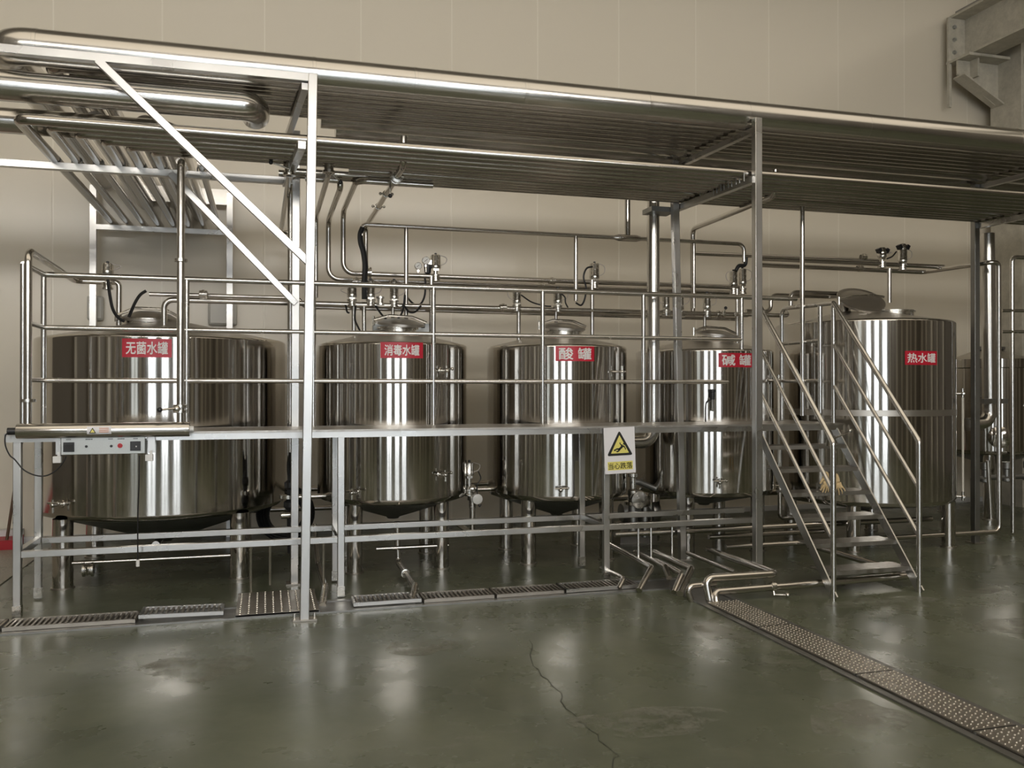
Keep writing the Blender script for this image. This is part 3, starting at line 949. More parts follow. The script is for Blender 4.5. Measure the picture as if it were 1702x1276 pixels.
P_pipe([(0.20, 6.95, 3.20), (0.20, 7.35, 3.20), (0.20, 7.35, 0.95)], 0.026, 'long vertical pipe behind the tall front post, down to the black valve')
p5z = 3.20
P_pipe([(0.985, 6.40, 3.42), (0.985, 6.40, p5z), (0.985, 8.9, p5z), (0.985, 8.9, 2.62)], 0.024, 'slanting drop pipe with two clamps right of the bent pipes')
# supply pipe over tanks 2 to 4
SYY = 7.72
a, b_ = aY(600, 374, SYY), aY(1238, 402, SYY)
sz = 3.0
s = thing('process_pipe', 'long level supply pipe above the tanks, hooked down at both ends', 'pipe', (2.7, SYY, sz), 'process pipes above the tanks')
MB().tube([(0.82, SYY, sz - 0.10), (0.82, SYY, sz), (4.62, SYY, sz), (4.62, SYY, sz - 0.18)], 0.020, 0.07).done('run', 'pipe', s)
rx = aY(1043, 393, SYY).x
MB().lathe([(0.020, -0.14), (0.034, -0.09), (0.034, 0.09), (0.020, 0.14)], (rx, SYY, sz), 20, Matrix.Rotation(math.pi / 2, 3, 'Y')).done('reducer', 'pipe', s)
MB().tube([(rx, SYY, sz), (rx, SYY, sz + 0.25), (rx, 7.1, sz + 0.25)] if 0 else [(rx, SYY, sz), (rx, SYY, 3.62)], 0.028, 0.05).done('branch', 'pipe', s)
for px, yb in ((675, 545), (957, 500)):
    q = aY(px, yb, SYY)
    MB().cyl((q.x, SYY, sz), (q.x, SYY, q.z), 0.020).done('branch', 'pipe', s)
# lower pair of headers
l1 = aY(273, 490, HY3)
lz = 2.29
P_pipe([(l1.x, HY3, 2.06), (l1.x, HY3, lz), (4.66, HY3, lz)], 0.024, 'lower header over the tanks that drops into the widest tank')
P_pipe([(aY(248, 481, HY4).x, HY4, lz + 0.055), (aY(497, 493, HY4).x, HY4, lz + 0.055), (aY(505, 500, HY4).x, HY4, lz - 0.02), (4.60, HY4, lz - 0.035)], 0.018, 'thin lower header running just behind the other over the tanks')
# short risers from the headers into the tank lids and tops
def riser(px, y0, y1, Y, r, label, g='short risers on the tanks'):
    p, q = aY(px, y0, Y), aY(px, y1, Y)
    return P_pipe([p, (p.x, Y, q.z)], r, label, g, name='riser_pipe')
riser(588, 505, 556, HY3, 0.020, 'short riser on the left shoulder of the second tank, under the left actuator')
riser(605, 505, 556, HY3, 0.020, 'short riser on the left shoulder of the second tank, right of its neighbour')
riser(653, 505, 540, HY3, 0.016, 'short threaded riser onto the lid of the second tank')
riser(717, 460, 560, HY3, 0.022, 'short riser behind a rail post at the right of the second tank')
riser(862, 505, 572, HY3, 0.020, 'short riser on the left shoulder of the acid tank')
riser(924, 508, 545, HY3, 0.016, 'short threaded riser onto the lid of the acid tank')
riser(984, 465, 572, HY3, 0.020, 'short riser at the right of the acid tank lid')
riser(1171, 515, 556, HY3, 0.016, 'short threaded riser onto the lid of the fourth tank')
riser(1225, 480, 575, HY3, 0.020, 'short riser at the right of the fourth tank lid')
# right of the rack post
P_pipe([(4.19, 6.50, 3.42), (4.19, 6.50, 3.20), (4.25, HY1, 3.20), (4.25, HY1, 2.28)], 0.026, 'hooked drop pipe right of the second tall post, slanting back')
riser(1153, 405, 512, 7.72, 0.02, 'vertical pipe beside the hooked drop pipe, before the fourth tank', 'process pipes above the tanks')
P_pipe([(4.765, 6.95, 3.25), (4.765, 6.95, 1.30)], 0.022, 'straight vertical pipe from the rack down behind the stairs')
# feed pipes of the tall tank
Y5 = 7.6
a = aY(1254, 423, 8.0)
b_ = aY(1462, 431, 8.0)
P_pipe([(4.27, 8.1, a.z - 0.0), (b_.x, 8.02, a.z)], 0.022, 'level feed pipe behind the tall tank valves, uppermost', 'feed pipes of the tall tank')
a = aY(1256, 480, Y5); c = aY(1256, 429, Y5); d = aY(1568, 444, Y5)
P_pipe([a, c, (d.x, Y5, c.z)], 0.024, 'level feed pipe hooked down at the second tall post', 'feed pipes of the tall tank')
a = aY(1258, 440, 7.8); d = aY(1535, 453, 7.8)
c = V((6.98, 7.0, a.z)); dn = aY(1657, 430, 7.0)
P_pipe([a, (d.x, 7.8, a.z), (dn.x - 0.08, 7.0, a.z), (dn.x + 0.02, 7.0, a.z), (dn.x + 0.02, 7.0, 0.12), (4.0, 7.0, 0.12)], 0.024, 'long feed pipe that drops beside the dark post and returns along the floor', 'feed pipes of the tall tank', rb=0.07)
riser(1478, 446, 503, Y5, 0.022, 'short riser up from the tall tank to its feed pipe', 'feed pipes of the tall tank')
a = aY(1281, 518, 7.75); b_ = aY(1281, 490, 7.75)
e_ = aY(1378, 491, 7.75)
P_pipe([(4.66, 7.75, a.z), (a.x, 7.75, a.z), (a.x, 7.75, b_.z), (e_.x, 7.75, b_.z), (e_.x + 0.1, 7.60, b_.z)], 0.022, 'stepped pipe at the upper left of the tall tank', 'feed pipes of the tall tank')
a = aY(1314, 512, 7.6); b_ = aY(1314, 485, 7.6); e_ = aY(1440, 486, 7.6)
P_pipe([a, (a.x, 7.6, b_.z), (e_.x, 7.6, b_.z), (e_.x, 7.45, b_.z - 0.10)], 0.022, 'looped pipe over the tall tank ending at its open lid', 'feed pipes of the tall tank')
a = aY(1222, 522, 7.4); b_ = aY(1310, 524, 7.4)
P_pipe([a, (b_.x, 7.4, a.z), (b_.x + 0.04, 7.5, a.z + 0.05)], 0.020, 'short level pipe between the fourth tank and the tall tank', 'feed pipes of the tall tank')
# insulated down ducts at the posts
t = thing('down_duct', 'thick shiny vertical duct with an elbow, before the third and fourth tanks', 'duct', (3.43, 7.30, 1.05), 'vertical ducts at the rack posts')
MB().tube([(3.43, 7.30, 3.6), (3.43, 7.30, 1.06), (2.95, 7.30, 1.06)], 0.058, 0.12, 28, 8).done('duct', 'clad', t)
MB().box((3.46, 7.24, 3.17), (0.24, 0.20, 0.045)).done('bracket', 'dark', t)
t = thing('down_duct', 'thick shiny vertical duct right of the dark post, with an elbow at its foot', 'duct', (7.22, 7.30, 1.2), 'vertical ducts at the rack posts')
MB().tube([(7.22, 7.30, 3.16), (7.24, 7.30, 1.20), (6.95, 7.30, 1.18)], 0.068, 0.12, 28, 8).done('duct', 'clad', t)
MB().box((7.2, 7.26, 1.42), (0.3, 0.17, 0.05)).done('bracket', 'dark', t)
# branch pipes from the wall corner at the far left down into the widest tank
a = aY(45, 690, 6.40)
TX = a.x
P_pipe([(TX, 6.42, 1.29), (TX, 6.42, 2.47), (-1.565, 8.15, 2.47), (-1.30, 8.15, 2.47), (-1.22, 8.15, 2.47), (-1.22, 8.15, 2.0)], 0.024, 'tall pipe at the far left rising from the tube unit and bent to the tank', 'pipes of the tube unit', rb=0.08)
tx = aY(300, 690, 6.42).x
t = thing('tube_unit_pipe', 'tall vertical pipe with a hand valve rising from the right end of the tube unit', 'pipe', (tx, 6.42, 1.3), 'pipes of the tube unit')
MB().tube([(tx, 6.42, 1.29), (tx, 6.42, 3.13), (tx, 6.70, 3.15)], 0.026, 0.05).done('run', 'pipe', t)
MB().lathe([(0.026, -0.012), (0.045, -0.010), (0.045, 0.010), (0.026, 0.012)], (tx, 6.42, 2.44), 20).done('flange', 'valve', t)
MB().lathe([(0.028, -0.012), (0.050, -0.010), (0.050, 0.010), (0.028, 0.012)], (TX, 6.42, 1.47), 20).done('flange', 'valve', [o for o in bpy.data.objects if o.get('label', '').startswith('tall pipe at the far left')][0])
vb = MB().lathe([(0.028, -0.03), (0.05, -0.028), (0.05, -0.008), (0.036, -0.006), (0.036, 0.006), (0.05, 0.008), (0.05, 0.028), (0.028, 0.03)], (tx, 6.42, 1.41), 20).ball((tx - 0.02, 6.38, 1.41), 0.026).done('valve_body', 'valve', t)
hl = MB().cyl((tx - 0.02, 6.37, 1.415), (tx - 0.12, 6.33, 1.405), 0.007, seg=8).done('handle', 'valve', vb)
MB().ball((tx - 0.125, 6.33, 1.405), 0.018).done('knob', 'plastic', hl)


# ------------------------------------------------------------------ valves
def act_valve(px, yt, yb, Y, label, w=0.036, ypipe=None, tube_side=1):
    top, bot = aY(px, yt, Y), aY(px, yb, Y)
    base_z = aY(px, ypipe, Y).z if ypipe else bot.z - 0.07
    t = thing('pneumatic_valve', label, 'valve', (bot.x, Y, base_z), 'pneumatic valves')
    x = bot.x
    w *= 1.15
    MB().lathe([(0, bot.z), (w, bot.z), (w * 1.04, bot.z + 0.006), (w * 1.04, bot.z + 0.03), (w, bot.z + 0.034), (w, top.z - 0.012), (w * 0.9, top.z), (0, top.z + 0.003)], (x, Y, 0), 24).done('actuator', 'valve', t)
    MB().lathe([(0.012, top.z), (0.012, top.z + 0.018), (0, top.z + 0.024)], (x, Y, 0), 12).done('indicator_cap', 'plastic', t)
    MB().cyl((x, Y, base_z), (x, Y, bot.z), 0.019, seg=12).lathe([(0.022, base_z - 0.034), (0.044, base_z - 0.03), (0.044, base_z - 0.016), (0.036, base_z - 0.012), (0.036, base_z + 0.012), (0.044, base_z + 0.016), (0.044, base_z + 0.03), (0.022, base_z + 0.034)], (x, Y, 0), 18).box((x, Y, bot.z - 0.012), (0.05, 0.05, 0.022)).done('valve_body', 'valve', t)
    s = tube_side
    MB().tube([(x + s * w, Y - 0.01, bot.z + 0.03), (x + s * (w + 0.05), Y - 0.02, bot.z + 0.05), (x + s * (w + 0.06), Y - 0.02, top.z - 0.02), (x + s * w * 0.6, Y - 0.02, top.z)], 0.004, 0.05, 8).done('air_hose', 'hose', t)
    return t


act_valve(179, 438, 455, 8.0, 'small pneumatic valve over the left shoulder of the widest tank', 0.04, ypipe=475)
act_valve(585, 478, 494, HY3, 'leftmost pneumatic valve on the lower header of the second tank', ypipe=503, tube_side=-1)
act_valve(616, 466, 494, HY3, 'middle pneumatic valve on the lower header of the second tank', 0.034, ypipe=503)
act_valve(655, 467, 497, HY3, 'pneumatic valve directly over the lid of the second tank', 0.033, ypipe=505)
act_valve(724, 424, 446, HY1, 'pneumatic valve beside the gauges on the upper header', 0.042, ypipe=462)
act_valve(859, 480, 504, HY3, 'pneumatic valve left of a rail post over the acid tank', 0.033, ypipe=512, tube_side=-1)
act_valve(927, 480, 504, HY3, 'pneumatic valve directly over the lid of the acid tank', 0.036, ypipe=513)
act_valve(988, 438, 463, HY1, 'tall pneumatic valve on the upper header over the acid tank', 0.042, ypipe=474)
act_valve(1107, 488, 511, HY3, 'pneumatic valve half hidden behind the thick vertical duct', 0.03, ypipe=520, tube_side=-1)
act_valve(1131, 488, 511, HY3, 'narrow pneumatic valve right of the square rear post', 0.028, ypipe=522)
act_valve(1175, 488, 513, HY3, 'pneumatic valve over the lid of the fourth tank', 0.034, ypipe=522)
act_valve(1219, 451, 474, HY1, 'left pneumatic valve of the pair by the second tall post', 0.036, ypipe=484, tube_side=-1)
act_valve(1234, 447, 472, HY1, 'right pneumatic valve of the pair by the second tall post', 0.036, ypipe=484)
act_valve(1466, 416, 428, Y5, 'black headed valve on the left above the tall tank', 0.038, ypipe=440)
v5 = act_valve(1500, 414, 436, Y5, 'tall black headed valve on the right above the tall tank', 0.040, ypipe=444)
for px, yt in ((1466, 420), (1500, 414)):
    c = aY(px, yt, Y5)
    par = v5 if px == 1500 else [o for o in bpy.data.objects if o.get('label', '').startswith('black headed valve on the left')][0]
    hd = MB().lathe([(0, 0.0), (0.045, 0.002), (0.045, 0.012), (0.038, 0.02), (0.038, 0.052), (0.03, 0.064), (0, 0.066)], (c.x, Y5, c.z - 0.01), 20).done('control_head', 'valve', par)
    for s in (-1, 1):
        MB().box((c.x + 0.048 * s, Y5 - 0.01, c.z + 0.02), (0.035, 0.05, 0.045), Matrix.Rotation(0.5 * s, 3, 'Y')).done('head_clip', 'plastic', hd)
act_valve(780, 768, 790, 7.55, 'pneumatic valve between the second and third tanks, at leg height', 0.034, ypipe=818)


def gauge(px, y, Y, label, r=0.034, drop=0.07):
    c = aY(px, y, Y)
    t = thing('pressure_gauge', label, 'gauge', (c.x, Y, c.z - drop), 'pressure gauges')
    R = Matrix.Rotation(math.pi / 2, 3, 'X')
    MB().lathe([(0, -0.02), (r, -0.02), (r, 0.012), (r * 0.9, 0.014), (r * 0.88, 0.006), (0, 0.006)], c, 24, R).done('case', 'valve', t)
    d = MB().lathe([(0, 0.0075), (r * 0.87, 0.0075), (r * 0.87, 0.006)], c, 24, R).done('dial', 'gauge', t)
    MB().bar((c.x - r * 0.4, Y - 0.0095, c.z - r * 0.3), (c.x + r * 0.35, Y - 0.0095, c.z + r * 0.35), 0.004, 0.002, up=(0, 1, 0)).done('needle', 'ink', d)
    MB().cyl((c.x, Y, c.z - drop), (c.x, Y, c.z - r), 0.009, seg=10).box((c.x, Y, c.z - r - 0.012), (0.022, 0.022, 0.018)).done('stem', 'valve', t)


gauge(695, 442, HY1 - 0.02, 'left and lower of the two round pressure gauges')
gauge(708, 433, HY1 - 0.02, 'right and upper of the two round pressure gauges', 0.038, 0.11)
# air filter unit beside the gauges
c = aY(711, 445, HY1)
t = thing('air_regulator', 'small black air regulator bowl under the gauges on the upper header', 'regulator', (c.x, HY1, c.z))
MB().lathe([(0, -0.06), (0.03, -0.05), (0.036, 0.0), (0.036, 0.03), (0, 0.035)], c, 20).done('bowl', 'plastic', t)
MB().box((c.x + 0.02, HY1, c.z + 0.05), (0.09, 0.05, 0.04)).done('head', 'valve', t)


def hand_valve(c, axis, label, r=0.026, knob=True, hdir=(0, 0, 1), hl=0.12, group='hand valves'):
    c, axis, hdir = V(c), V(axis).normalized(), V(hdir).normalized()
    rot = V((0, 0, 1)).rotation_difference(axis).to_matrix()
    t = thing('hand_valve', label, 'valve', c, group)
    MB().lathe([(r, -0.04), (r * 1.8, -0.038), (r * 1.8, -0.022), (r * 1.35, -0.02), (r * 1.35, 0.02), (r * 1.8, 0.022), (r * 1.8, 0.038), (r, 0.04)], c, 22, rot).done('body', 'valve', t)
    side = axis.cross(hdir).normalized()
    h = MB().cyl(c, c + side * (r * 2.0), 0.009, seg=8).cyl(c + side * (r * 1.9), c + side * (r * 1.9) + hdir * hl, 0.007, seg=8).done('lever', 'valve', t)
    if knob:
        MB().ball(c + side * (r * 1.9) + hdir * (hl + 0.008), 0.017).done('knob', 'plastic', h)
    m_ = MB()
    for s in (-1, 1):
        m_.cyl(c + axis * 0.03 * s - side * r * 2, c + axis * 0.03 * s - side * r * 1.2, 0.012, seg=8)
    m_.done('clamp_nut', 'valve', t)
    return t


hand_valve((0.17, 6.60, 3.16), (0, 0, 1), 'clamped hand valve on the drop pipe left of the tall front post', hdir=(-1, 0, 0.3), hl=0.13)
hand_valve((0.455, 6.60, 3.20), (0, 0, 1), 'clamped hand valve on the drop pipe right of the tall front post', hdir=(0.7, 0, -0.7))
hand_valve((0.985, 6.75, 3.20), (0, 1, 0), 'clamped hand valve with black knob on the slanting drop pipe', hdir=(0, 0, -1), hl=0.14)
for k, (px, py) in enumerate(((642, 323), (629, 352))):
    c = aX(px, py, 0.985)
    tag(MB().cyl((0.94, c.y, 3.20), (1.03, c.y, 3.20), 0.008, seg=8).ball((0.935, c.y, 3.20), 0.014).ball((1.035, c.y, 3.20), 0.014).lathe([(0.026, -0.012), (0.032, -0.01), (0.032, 0.01), (0.026, 0.012)], (0.985, c.y, 3.20), 16, Matrix.Rotation(math.pi / 2, 3, 'X')).done('pipe_clamp', 'valve'),
        'pipe clamp on the slanting drop pipe, %s one' % ['upper', 'lower'][k], 'clamp', 'clamps on the slanting drop pipe')
c = aY(610, 453, HY1)
t = hand_valve(c, (1, 0, 0), 'round flanged check valve at the left start of the front upper header', 0.03, False, (0, 0, 1), 0.05)
c = aY(592, 468, HY2)
hand_valve(c, (1, 0, 0), 'flanged coupling at the left start of the rear upper header', 0.022, False, (0, 0, 1), 0.04)
c = aY(632, 500, HY3 - 0.02)
hand_valve(c, (0, 0, 1), 'hand valve with black lever on the lower header, left of the lid valve', 0.02, True, (0.8, 0, -0.5), 0.07)
c = aY(1198, 522, HY3)
hand_valve(c, (1, 0, 0), 'hand valve with black knob at the right end of the lower header', 0.02, True, (0.5, 0, 0.9), 0.06)
for k, px in enumerate((1085, 1120, 1140, 1150)):
    pass
# small clamp unions on the headers
def union(px, y, Y, label, r=0.024):
    c = aY(px, y, Y)
    tag(MB().lathe([(r, -0.035), (r * 1.35, -0.03), (r * 1.35, -0.012), (r * 1.6, -0.01), (r * 1.6, 0.01), (r * 1.35, 0.012), (r * 1.35, 0.03), (r, 0.035)], c, 20, Matrix.Rotation(math.pi / 2, 3, 'Y')).done('pipe_union', 'valve', origin=c), label, 'union', 'unions on the headers')
union(917, 467, HY1, 'clamp union on the front upper header left of the tall riser')
union(899, 475, HY2, 'clamp union on the rear upper header left of the tall riser', 0.022)
union(338, 489, HY3, 'clamp union on the lower header over the widest tank')
union(836, 511, HY3, 'clamp union on the lower header between the second and acid tanks')
union(1435, 427, 8.02, 'clamp union on the uppermost feed pipe of the tall tank')
union(1429, 446, 7.8, 'clamp union on the lower feed pipe of the tall tank')


# ------------------------------------------------------------------ hoses and cables
def smooth(pts, n=8):
    pts = [V(p) for p in pts]
    out = []
    q = [pts[0] * 2 - pts[1]] + pts + [pts[-1] * 2 - pts[-2]]
    for i in range(1, len(q) - 2):
        p0, p1, p2, p3 = q[i - 1:i + 3]
        for k in range(n):
            f = k / n
            out.append(0.5 * ((2 * p1) + (p2 - p0) * f + (2 * p0 - 5 * p1 + 4 * p2 - p3) * f * f + (3 * p1 - p0 - 3 * p2 + p3) * f ** 3))
    out.append(pts[-1])
    return out


def hose(pxs, Y, r, label, name='black_hose', cat='hose', group='black air hoses', material='black'):
    pts = [aY(x, y, Y if not isinstance(Y, (list, tuple)) else Y[i]) for i, (x, y) in enumerate(pxs)]
    return tag(MB().sweep(smooth(pts), r, 8).done(name, material), label, cat, group)


hose([(603, 378), (599, 390), (600, 404), (604, 418), (607, 440), (606, 465), (606, 497)], SYY, 0.025, 'thick black rubber hose hanging from the left end of the supply pipe')
hose([(179, 462), (181, 480), (187, 512), (197, 528), (207, 534)], 7.95, 0.013, 'black hose hanging from the valve to the lid of the widest tank')
hose([(214, 527), (224, 504), (233, 490), (243, 483)], 7.95, 0.013, 'short black hose from the widest tank up to the thin header')
hose([(624, 508), (634, 522), (646, 534), (651, 537), (661, 530), (668, 520), (671, 508), (673, 490)], HY3 - 0.05, 0.009, 'black hose looping below the lower header to the second tank lid')
hose([(672, 508), (680, 518), (690, 518), (700, 508)], HY3 - 0.06, 0.009, 'small black hose loop below the header right of the second tank lid')
hose([(674, 488), (680, 498), (690, 506), (700, 504), (706, 490), (707, 470), (706, 462)], HY3 + 0.05, 0.009, 'black hose hanging from the regulator down to the second tank')
hose([(575, 508), (577, 518), (581, 520)], HY3 - 0.05, 0.008, 'stub of black hose under the leftmost header valve')
hose([(591, 508), (590, 530), (596, 545), (600, 552)], HY3 - 0.05, 0.008, 'black hose down the left shoulder of the second tank')
hose([(866, 490), (884, 502), (905, 508), (916, 509)], HY3 - 0.04, 0.007, 'thin black hose between the two valves over the acid tank')
hose([(985, 443), (975, 446), (970, 460), (974, 478), (972, 496), (966, 507), (957, 503)], HY3 + 0.1, 0.009, 'black hose hanging from the tall valve over the acid tank')
hose([(933, 488), (939, 494), (940, 503), (944, 511)], HY3 - 0.04, 0.007, 'short black hose right of the acid tank lid valve')
hose([(1240, 428), (1238, 440), (1228, 442), (1223, 450)], SYY + 0.1, 0.02, 'bent rubber joint under the right hook of the supply pipe')
hose([(1474, 430), (1483, 426), (1490, 418)], Y5 - 0.02, 0.008, 'black cable between the two valve heads over the tall tank')
hose([(795, 783), (799, 795), (793, 808), (796, 840), (800, 838)], 7.5, 0.005, 'thin black cable at the valve between the second and third tanks')
hose([(484, 752), (481, 770), (482, 790), (486, 800)], 7.33, 0.02, 'black hose behind the tall front post at platform height')

# ------------------------------------------------------------------ tube unit on the platform edge
UY = 6.40
a, b_ = aY(28, 718, UY), aY(310, 717, UY)
uz = 1.268
t = thing('steriliser_tube', 'long polished steriliser tube lying along the left front of the platform', 'tube unit', (-1.05, UY, uz - 0.06))
MB().lathe([(0, 0.0), (0.048, 0.0), (0.05, 0.004), (0.05, 1.07), (0.048, 1.074), (0, 1.074)], (a.x, UY, uz), 32, Matrix.Rotation(math.pi / 2, 3, 'Y')).done('tube', 'clad', t)
MB().cyl((a.x - 0.055, UY, uz), (a.x, UY, uz), 0.024, seg=16).done('end_cap', 'plastic', t)
MB().cyl((a.x + 1.074, UY, uz), (a.x + 1.10, UY, uz), 0.02, seg=16).done('end_fitting', 'white', t)
sx = aY(167, 716, UY).x
st = MB()
fr = lambda x, y, d: V((sx + x, UY - (0.0515 + d) * math.cos(y / 0.05), uz + 0.002 + (0.0515 + d) * math.sin(y / 0.05)))
gx = [-0.075 + 0.15 * i / 4 for i in range(5)]
gy = [-0.026 + 0.052 * i / 6 for i in range(7)]
g = [[st.bm.verts.new(fr(x, y, 0)) for x in gx] for y in gy]
for r0, r1 in zip(g, g[1:]):
    for i in range(4):
        st.bm.faces.new((r0[i], r0[i + 1], r1[i + 1], r1[i]))
so = st.done('warning_sticker', 'signwhite', t)
k = MB()
k.prism([(-0.022, -0.016), (0.022, -0.016), (0, 0.022)], (sx - 0.04, UY - 0.0535, uz - 0.002), (1, 0, 0), (0, 0, 1), (0, 0.002, 0)).done('triangle', 'ink', so)
MB().prism([(-0.014, -0.011), (0.014, -0.011), (0, 0.014)], (sx - 0.04, UY - 0.0545, uz - 0.002), (1, 0, 0), (0, 0, 1), (0, 0.001, 0)).done('triangle_fill', 'yellow', so)
mk = MB()
for i in range(3):
    mk.box((sx + 0.03, UY - 0.0528, uz + 0.015 - 0.012 * i), (0.06, 0.001, 0.004))
mk.done('printed_lines', 'orange', so)
for px in (140, 240):
    x = aY(px, 716, UY).x
    MB().box((x, UY + 0.06, uz - 0.055), (0.03, 0.10, 0.012)).done('saddle', 'square', t)
CBY = 6.40
bx0, bx1 = aY(101, 742, CBY).x, aY(241, 742, CBY).x
bz0, bz1 = 1.105, 1.225
t = thing('control_box', 'flat grey control box with sockets and a red button under the tube unit', 'control box', ((bx0 + bx1) / 2, CBY + 0.04, bz0))
MB().box(((bx0 + bx1) / 2, CBY + 0.045, (bz0 + bz1) / 2), (bx1 - bx0, 0.09, bz1 - bz0)).done('case', 'galv', t, bevel=0.003)
W_ = bx1 - bx0
for f, w in ((0.095, 0.066), (0.885, 0.066)):
    x = bx0 + W_ * f
    s_ = MB().box((x, CBY - 0.004, 1.158), (w, 0.012, 0.064)).done('socket', 'plastic', t, bevel=0.002)
    MB().box((x + (0.0 if f < 0.5 else 0.006), CBY - 0.012, 1.155), (w * (0.75 if f < 0.5 else 0.12), 0.006, 0.040 if f < 0.5 else 0.008)).done('socket_insert', 'ink' if f < 0.5 else 'white', s_)
x = bx0 + W_ * 0.70
MB().lathe([(0.016, 0), (0.016, 0.008), (0, 0.009)], (x, CBY, 1.162), 16, Matrix.Rotation(math.pi / 2, 3, 'X')).done('button', 'redbutton', t)
for f in (0.30, 0.595):
    MB().lathe([(0.009, 0), (0.009, 0.006), (0, 0.007)], (bx0 + W_ * f, CBY, 1.160), 12, Matrix.Rotation(math.pi / 2, 3, 'X')).done('indicator', 'plastic', t)
tx_ = MB()
for f, w in ((0.09, 0.03), (0.33, 0.045), (0.585, 0.03), (0.71, 0.045), (0.885, 0.03)):
    for j in range(4):
        tx_.box((bx0 + W_ * f - w / 2 + w * (j + 0.5) / 4, CBY - 0.0005, 1.208), (w / 6, 0.001, 0.007))
tx_.done('printed_marks', 'plastic', t)
for x, w in ((bx0 - 0.025, 0.03), (bx1 + 0.035, 0.045)):
    MB().box((x, CBY + 0.05, 1.165), (w, 0.012, 0.12)).box((x, CBY + 0.08, 1.222), (w, 0.10, 0.010)).done('bracket', 'square', t)
for k, (px, w) in enumerate(((93, 'left'), (247, 'right'))):
    x = aY(px, 762, CBY).x
    t = thing('white_adapter', 'small white adapter block hanging at the %s end of the control box' % w, 'adapter', (x, CBY + 0.03, 1.04), 'white adapters at the control box')
    MB().box((x, CBY + 0.04, 1.073), (0.05, 0.04, 0.045)).done('block', 'white', t, bevel=0.003)
    MB().box((x + 0.01, CBY + 0.045, 1.108), (0.018, 0.02, 0.03)).done('tab', 'white', t)
hose([(15, 718), (9, 724), (9, 740), (16, 756), (25, 764), (40, 781), (60, 790), (78, 790), (95, 780), (105, 768), (110, 758)], 6.37, 0.0045, 'thin black cable looping from the tube cap to the control box', 'black_cable', 'cable', 'black cables')
t = thing('black_cable', 'thin black cable with a plug hanging straight down from the control box', 'cable', aY(229, 943, 6.38), 'black cables')
MB().sweep(smooth([aY(232, 757, 6.41), aY(231, 800, 6.38), aY(229, 860, 6.38), aY(229, 930, 6.38)]), 0.0045, 8).done('cord', 'black', t)
MB().cyl(aY(229, 930, 6.38), aY(229, 941, 6.38), 0.012, seg=10).done('plug', 'white', t)

# ------------------------------------------------------------------ warning sign
SYN = 6.45
R2 = Matrix.Rotation(math.radians(-2), 3, 'Y')
sc = V((2.735, SYN, 1.055))
def sf(x, y, d=0.0):
    return sc + R2 @ V((x, -0.004 - d, y))
ex_, ey_, dp_ = R2 @ V((1, 0, 0)), R2 @ V((0, 0, 1)), V((0, -1, 0))
t = thing('warning_sign', 'white warning sign with yellow falling-man triangle on the platform edge', 'sign', sc - V((0, 0, 0.18)))
MB().prism([(-0.133, -0.185), (0.133, -0.185), (0.133, 0.185), (-0.133, 0.185)], sf(0, 0), ex_, ey_, V((0, 0.006, 0))).done('board', 'signwhite', t)


def rounded(poly, r, n=4):
    out = []
    k = len(poly)
    for i in range(k):
        a, p, c = V((*poly[i - 1], 0)), V((*poly[i], 0)), V((*poly[(i + 1) % k], 0))
        d1, d2 = (a - p).normalized(), (c - p).normalized()
        s, e = p + d1 * r, p + d2 * r
        for j in range(n + 1):
            f = j / n
            q = s * (1 - f) ** 2 + p * 2 * f * (1 - f) + e * f * f
            out.append((q.x, q.y))
    return out


tri = MB().prism(rounded([(-0.112, -0.052), (0.112, -0.052), (0, 0.150)], 0.022), sf(0, 0.01, 0.0012), ex_, ey_, V((0, 0.0012, 0))).done('triangle_border', 'ink', t)
MB().prism(rounded([(-0.078, -0.033), (0.078, -0.033), (0, 0.112)], 0.006), sf(0, 0.01, 0.0024), ex_, ey_, V((0, 0.0012, 0))).done('triangle_field', 'yellow', tri)
mn = MB()
def limb(pts, w):
    for (x0, y0, w0), (x1, y1, w1) in zip(pts, pts[1:]):
        d = V((x1 - x0, y1 - y0)).normalized()
        n_ = V((-d.y, d.x))
        mn.prism([(x0 + n_.x * w0, y0 + n_.y * w0), (x1 + n_.x * w1, y1 + n_.y * w1), (x1 - n_.x * w1, y1 - n_.y * w1), (x0 - n_.x * w0, y0 - n_.y * w0)], sf(0, 0.01, 0.0036), ex_, ey_, V((0, 0.0012, 0)))
limb([(0.026, 0.028, 0.010), (0.006, 0.006, 0.009), (-0.012, -0.002, 0.007)], 1)      # trunk
limb([(-0.008, 0.0, 0.007), (-0.030, 0.002, 0.006), (-0.046, -0.012, 0.005), (-0.050, -0.002, 0.004)], 1)   # leg
limb([(0.002, 0.002, 0.007), (-0.012, -0.014, 0.006), (-0.024, -0.022, 0.005), (-0.030, -0.014, 0.004)], 1)
limb([(0.024, 0.030, 0.006), (0.008, 0.034, 0.004), (0.000, 0.052, 0.004)], 1)
limb([(0.030, 0.026, 0.006), (0.044, 0.010, 0.004), (0.050, -0.006, 0.004)], 1)
mn.prism([(0.040 + 0.011 * math.cos(a * 0.524), 0.042 + 0.011 * math.sin(a * 0.524)) for a in range(12)], sf(0, 0.01, 0.0036), ex_, ey_, V((0, 0.0012, 0)))
mn.done('falling_figure', 'ink', tri)
yb_ = MB().prism([(-0.108, -0.032), (0.108, -0.032), (0.108, 0.036), (-0.108, 0.036)], sf(0, -0.125, 0.0012), ex_, ey_, V((0, 0.0012, 0))).done('caption_strip', 'yellow', t)
text_bm(MB(), '当心跌落', 0.050, lambda x, y, d: sf(x, y - 0.124, 0.0030), 0.010, 1.0, width=0.205).done('lettering', 'ink', yb_)

